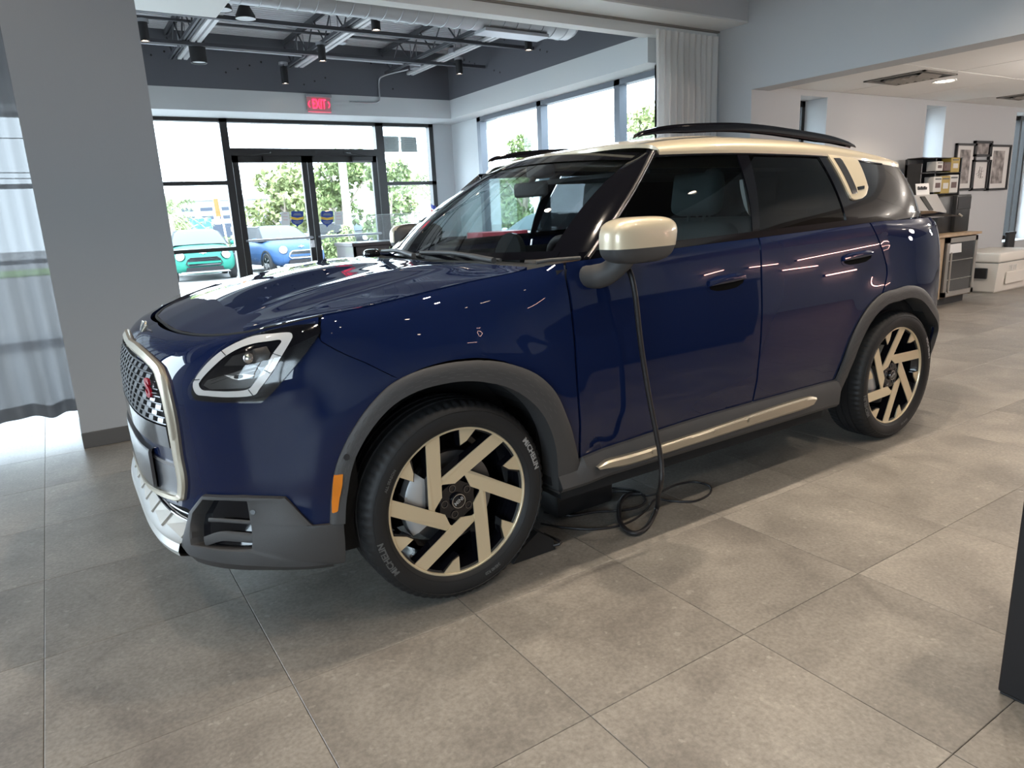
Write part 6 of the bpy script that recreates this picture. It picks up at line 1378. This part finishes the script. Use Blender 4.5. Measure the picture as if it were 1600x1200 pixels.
# right side
def TR(py, px, x): return at(px, py, 0, x)
for (px, x, top, w_, lab, s) in ((822, -16, 198, 2.2, 'tree outside the first right-hand window pane', 21), (1018, -17, 152, 2.6, 'tree outside the right-hand window beside the beige curtain', 22), (760, -20, 290, 6, 'green hedge-like tree seen through the windshield past the window frame', 24)):
    c = at(px, 320, 0, x); h_ = at(px, top, 0, x)[2]-ZG; tree(x, c[1], h_, w_, lab, 'leaf_a' if s != 22 else 'leaf_b', s, 620 if s != 24 else 300, .10 if s != 24 else .16, .15)
for k, yy in enumerate((-13.5, -9.5, -6)): tree(-21-k*.8, yy, 3.3, 3.0, 'dense green tree in the row beyond the white cars outside', 'leaf_b', 30+k, 260, .17, .1, 'tree row beyond the right windows')
bx = at(1256, 170, 0, -9.5); 
tree(T(1255, -6.5), -6.5, 3.0, 2.2, 'green tree outside the first narrow window of the side room', 'leaf_b', 41, 400, .12, .1)
# flowering shrub
# building
bd = thing('building', 'white low building with rows of small windows beyond the left window', 'building', (-9, -48, ZG)); bx0, bx1 = at(395, 330, 1, -48)[0], at(255, 330, 1, -48)[0]; bz = hz(313, 330, -48)
mb = MB(); mb.box((bx0-6, -54, ZG), (bx1+4, -48, ZG+bz)); mb.build('wall', 'bldg_white', bd)
mb = MB(); mb.box((bx0-6.2, -54, ZG+bz), (bx1+4.2, -47.8, ZG+bz+.25)); mb.build('parapet', 'bldg_white', bd)
for r in range(4):
    for k in range(9):
        x = bx1+2-k*1.15; z = ZG+bz*(.28+.17*r); mb = MB(); mb.box((x-.38, -48.0, z), (x+.38, -47.97, z+.22)); mb.build('window', 'bldg_glass', bd)
mb = MB(); dx = at(340, 352, 1, -47.9)[0]; mb.box((dx-.8, -47.98, ZG), (dx+.8, -47.9, ZG+1.6)); mb.build('door', 'bldg_glass', bd)
osn = thing('orange_sign', 'orange flag sign on a pole outside the left window', 'sign', (T(345, -30), -30, ZG)); a, b = at(333, 311, 1, -30), at(345, 338, 1, -30); mb = MB(); mb.prism([a, (b[0], -30, a[2]+.02), (b[0]-.05, -30, b[2]), (a[0]-.02, -30, b[2])], (0, .03, 0)); mb.build('banner', 'orange', osn); mb = MB(); mb.tube([(b[0], -29.98, a[2]+.05), (b[0]-.15, -29.98, ZG)], .04, 6); mb.build('pole', 'pole_grey', osn)
lp = thing('light_pole', 'tall pale concrete pole with a yellow foot outside the right door leaf', 'pole', (-8.6, -23.5, ZG)); xp = at(548, 390, 1, -23.5)[0]; mb = MB(); mb.tube([(xp, -23.5, ZG), (xp, -23.5, 9)], [.16, .12], 12); mb.build('shaft', 'pole_grey', lp, smooth=50); mat('pole_yellow', (.72, .58, .30), .7); mb = MB(); mb.tube([(xp, -23.5, ZG), (xp, -23.5, ZG+1.3)], [.19, .185], 12); mb.build('foot_sleeve', 'pole_yellow', lp, smooth=50)
lp2 = thing('street_lamp', 'thin curved lamp post outside, left edge of the left door leaf', 'street lamp', (T(388, -27), -27, ZG)); x = T(388, -27); mb = MB(); mb.tube(cr([(x, -27, ZG), (x, -27, 2.2), (x+.15, -27, hz(262, 378, -27)+ZG), (x+.7, -27, hz(254, 370, -27)+ZG)], 24), .05, 8); mb.build('post', 'pole_grey', lp2, smooth=50); mb = MB(); mb.bbox((x+.6, -27.1, hz(256, 370, -27)+ZG), (x+1.0, -26.9, hz(252, 370, -27)+ZG+.06), .02); mb.build('lamp_head', 'pole_grey', lp2)
rp2 = thing('utility_pole', 'grey utility pole just outside the right-hand windows', 'pole', (-9, -6.0, ZG)); c = at(838, 240, 0, -14); mb = MB(); mb.tube([(-14, c[1], ZG), (-14, c[1], 9)], .17, 10); mb.build('shaft', 'pole_grey', rp2, smooth=50); mb = MB(); mb.tube([(-14, c[1]-.9, 7.5), (-14, c[1]+.9, 7.5)], .06, 6); mb.build('cross_arm', 'pole_grey', rp2)
for k, (pa, pb, lab) in enumerate((((238, 218), (690, 222), 'power line crossing high beyond the doors'), ((245, 270), (560, 270), 'middle power line beyond the doors'), ((260, 279), (430, 279), 'lowest power line beyond the left window'))):
    a, b = at(*pa, 1, -36), at(*pb, 1, -36); tag(MB().tube([a+(a-b)*1.5, a, b, b+(b-a)*1.5], .022, 5).build('power_line', 'wire'), lab, 'wire')
a, b = at(750, 213, 0, -26), at(1045, 213, 0, -26); tag(MB().tube([a+(a-b), (a+b)/2, b+(b-a)*2], .02, 5).build('power_line', 'wire'), 'power line crossing beyond the right-hand windows', 'wire')
# parked cars
def parked(name, lab, x, y, rot, paint, roofm, grp=None, mini=True, sc=1.0):
    t = thing(name, lab, 'car', (0, 0, 0), grp)
    secs = [(0.0, .50, .30, .58, 3.0), (.06, .66, .24, .70, 3.2), (.16, .76, .20, .80, 3.4), (.40, .83, .19, .90, 3.6), (.85, .86, .19, .955, 3.8), (1.10, .865, .19, .985, 4), (1.9, .865, .19, .99, 4), (2.8, .865, .19, 1.0, 4), (3.45, .85, .22, .99, 3.8), (3.75, .76, .28, .93, 3.2), (3.84, .60, .36, .82, 3)]
    n = 36; G = []
    for (l, w_, z0, z1, e) in secs:
        r_ = []
        for k in range(n+1):
            a = 2*PI*k/n; c_, s_ = math.cos(a), math.sin(a); r_.append((np.sign(c_)*abs(c_)**(2/e)*w_, -l, (z0+z1)/2+np.sign(s_)*abs(s_)**(2/e)*(z1-z0)/2))
        G.append(r_)
    mb = MB(); mb.grid(np.array(G)); mb.add(np.array(G[0][:-1]), [tuple(range(n))]); mb.add(np.array(G[-1][:-1]), [tuple(range(n))]); recalc(mb.build('body', paint, t, smooth=50))
    cab = [(1.05, .80, .96, .98), (1.25, .79, .96, 1.12), (1.62, .74, .96, 1.34), (1.8, .70, .96, 1.385), (2.4, .69, .96, 1.40), (3.1, .68, .96, 1.38), (3.35, .69, .96, 1.33), (3.62, .72, .96, 1.0)]
    G = []
    for (l, w_, z0, z1) in cab:
        wt = w_*(1-.17*(z1-z0)/.44); G.append([(w_+.02, -l, z0), (w_*.6+wt*.4, -l, z0+(z1-z0)*.5), (wt, -l, z1-.03), (wt*.86, -l, z1), (0, -l, z1+.012), (-wt*.86, -l, z1), (-wt, -l, z1-.03), (-w_*.6-wt*.4, -l, z0+(z1-z0)*.5), (-w_-.02, -l, z0)])
    mb = MB(); mb.grid(np.array(G)); recalc(mb.build('glasshouse', 'car_dark', t, smooth=40)); R2 = [[(p[0]*1.01, p[1], p[2]+.008) for p in g[2:7]] for g in G[3:7]]
    mb = MB(); mb.shell(np.array(R2), np.array([0, 0, -.01])); recalc(mb.build('roof', roofm, t, smooth=40))
    wsx = [[(p[0]*.93, p[1]+.012, p[2]+.012) for p in (g[1], g[2], g[3], g[4], g[5], g[6], g[7])] for g in G[0:4]]; mb = MB(); mb.grid(np.array(wsx)[:, 1:-1]); mb.build('windshield', 'windshield_out', t, smooth=40)
    for s in (1, -1):
        c = np.array([s*.585, -.085, .70]); mb = MB(); d = np.array([s*.35, .86, .36]); d /= np.linalg.norm(d); u = np.cross(d, [0, 0, 1]); u /= np.linalg.norm(u); v = np.cross(u, d)
        mb.tube([c-d*.05, c+d*.016], .128, 28); h_ = mb.build('headlight', 'gloss_black', t, smooth=40); mb = MB(); mb.tube([c-d*.02, c+d*.022], .112, 28); mb.build('lens', 'lens_clear', h_, smooth=40); mb = MB(); mb.tube([c+d*.022, c+d*.026], .05, 16); mb.build('projector', 'car_silver', h_, smooth=40)
        mb = MB(); V, F = superell((s*.95, -1.18, 1.0), (.10, .06, .06), .7, .7, 16, 10); mb.add(V, F); mb.build('mirror', paint if roofm == 'car_dark' else roofm, t, smooth=60)
        for l in (.72, 3.18):
            mb = MB(); mb.lathe([(.17, .10), (.21, .105), (.28, .105), (.305, .08), (.31, 0), (.305, -.08), (.2, -.1)], (s*.765, -l, .31), 0, 30) if s > 0 else mb.lathe([(.17, -.10), (.21, -.105), (.28, -.105), (.305, -.08), (.31, 0), (.305, .08), (.2, .1)], (s*.765, -l, .31), 0, 30)
            wh = recalc(mb.build('wheel', 'rubber', t, smooth=40)); mb = MB(); mb.tube([(s*.765, -l, .31), (s*.862, -l, .31)], .205, 20); mb.build('rim', 'car_silver', wh, smooth=40)
            mb = MB()
            for k in range(5): a = k*2*PI/5; mb.prism([(s*.866, -l+.03*math.cos(a+1.6), .31+.03*math.sin(a+1.6)), (s*.866, -l+.19*math.cos(a+.45), .31+.19*math.sin(a+.45)), (s*.866, -l+.19*math.cos(a-.45), .31+.19*math.sin(a-.45))], (s*.004, 0, 0))
            mb.build('wheel_gap', 'gloss_black', wh, kind='stuff')
    def fr_y(z, x): return .012
    def slab(nm, pts, m_, dy, par=t):
        mb = MB(); mb.prism([(x_, y_, z_) for x_, y_, z_ in pts], (0, dy, 0)); return recalc(mb.build(nm, m_, par))
    if mini:
        o_ = [(-.46, -.03, .50), (-.40, -.01, .44), (.40, -.01, .44), (.46, -.03, .50), (.42, -.03, .60), (.34, -.035, .655), (-.34, -.035, .655), (-.42, -.03, .60)]
        g = slab('grille', o_, 'gloss_black', .045); mb = MB(); mb.tube([np.array(p)+[0, .046, 0] for p in o_], .014, 6, closed=True); mb.build('grille_surround', 'car_silver' if paint != 'paint_green' else 'car_dark', g, smooth=40)
        for k in range(3): slab('grille_slat', [(-.38, .018, .565+.025*k), (.38, .018, .565+.025*k), (.38, .018, .578+.025*k), (-.38, .018, .578+.025*k)], 'car_dark', .006, g)
        slab('bumper_band', [(-.44, .0, .492), (.44, .0, .492), (.43, .0, .55), (-.43, .0, .55)], paint, .05)
        slab('lower_intake', [(-.50, -.03, .285), (.50, -.03, .285), (.46, -.01, .40), (-.46, -.01, .40)], 'gloss_black', .05)
        slab('bumper_lip', [(-.66, -.06, .235), (.66, -.06, .235), (.60, -.02, .285), (-.60, -.02, .285)], 'car_silver', .05)
        mb = MB(); mb.tube([(0, -.10, .765), (0, -.085, .775)], .035, 16); mb.tube([(-.09, -.10, .772), (.09, -.10, .772)], .010, 6); mb.build('winged_emblem', 'car_silver', t)
    else:
        slab('grille', [(-.45, -.02, .45), (.45, -.02, .45), (.45, -.03, .62), (-.45, -.03, .62)], 'gloss_black', .045)
    for s in (1, -1):
        for l in (.72, 3.18):
            mb = MB(); mb.lathe([(.33, .115), (.385, .118), (.385, .09), (.33, .09)], (s*.76, -l, .31), 0, 26, -.25, PI+.25) if s > 0 else mb.lathe([(.33, -.115), (.385, -.118), (.385, -.09), (.33, -.09)], (s*.76, -l, .31), 0, 26, -.25, PI+.25); recalc(mb.build('arch_trim', 'car_dark', t, smooth=40))
    t.location = (x, y, ZG); t.rotation_euler = (0, 0, rot); t.scale = (sc, sc, sc)
    return t
mat('windshield_out', (.07, .09, .10), .6, spec=.1)
g0 = at(322, 440, 2, ZG); parked('parked_car', 'green hatchback parked outside the left window, facing the showroom', g0[0]-.05, g0[1]-.1, -.10, 'paint_green', 'car_dark')
g1 = at(450, 424, 2, ZG); parked('parked_car', 'blue hatchback parked outside the left door leaf, beside the green one', g1[0]-.25, g1[1]+1.0, .16, 'paint_blue_out', 'car_dark')
g2 = at(570, 365, 1, -24); parked('parked_car', 'dark hatchback parked beyond the shrub, right of the light pole', T(585, -27), -27, .4, 'car_dark', 'car_dark')
parked('parked_car', 'white car parked behind the blue hatchback', T(528, -31.5), -31.5, .2, 'paint_white', 'paint_white', mini=False)
parked('parked_car', 'white car parked across the lot next to the white building', T(285, -33.5), -33.5, .5, 'paint_white', 'paint_white', mini=False)
c = at(860, 330, 0, -10.5); parked('parked_car', 'white car outside the right-hand windows, nearest the glass, seen through the windshield', -8.7, c[1], -PI/2+.15, 'paint_white', 'paint_white', mini=False)
c = at(980, 330, 0, -10.5); parked('parked_car', 'white car outside the right-hand windows, further along the row', -8.9, c[1]+.3, -PI/2+.1, 'paint_white', 'paint_white', mini=False)
tk = thing('storage_container', 'blue container standing by the white building outside', 'container', (T(305, -44), -44, ZG)); x = T(305, -44); mb = MB(); mb.bbox((x-.9, -45.5, ZG+.15), (x+.7, -43.8, ZG+2.0), .03); mb.build('body', 'truck_blue', tk); mb = MB(); mb.box((x-.9, -43.79, ZG), (x+.7, -43.7, ZG+.15)); mb.build('skid', 'wire', tk)
for (px, y, h_, lab) in ((515, -20.5, 1.15, 'small shrub outside the right door leaf'), (540, -22, 1.35, 'bushy shrub at the foot of the light pole'), (340, -37, 1.0, 'clipped hedge in front of the white building')):
    s = thing('shrub', lab, 'shrub', (T(px, y), y, ZG)); mb = MB(); x = T(px, y); leaves(mb, [((x, y, ZG+h_*.5), (.32, .32, h_*.5)), ((x+.15, y, ZG+h_*.35), (.3, .3, h_*.35))] if px != 340 else [((x+k*.5, y, ZG+h_*.5), (.5, .4, h_*.5)) for k in range(-3, 4)], 3500 if px != 340 else 900, .07, np.random.default_rng(px)); mb.build('foliage', 'leaf_a', s, kind='stuff'); mb = MB(); mb.tube([(x, y, ZG), (x, y, ZG+h_*.5)], .03, 6); mb.build('stem', 'bark', s)
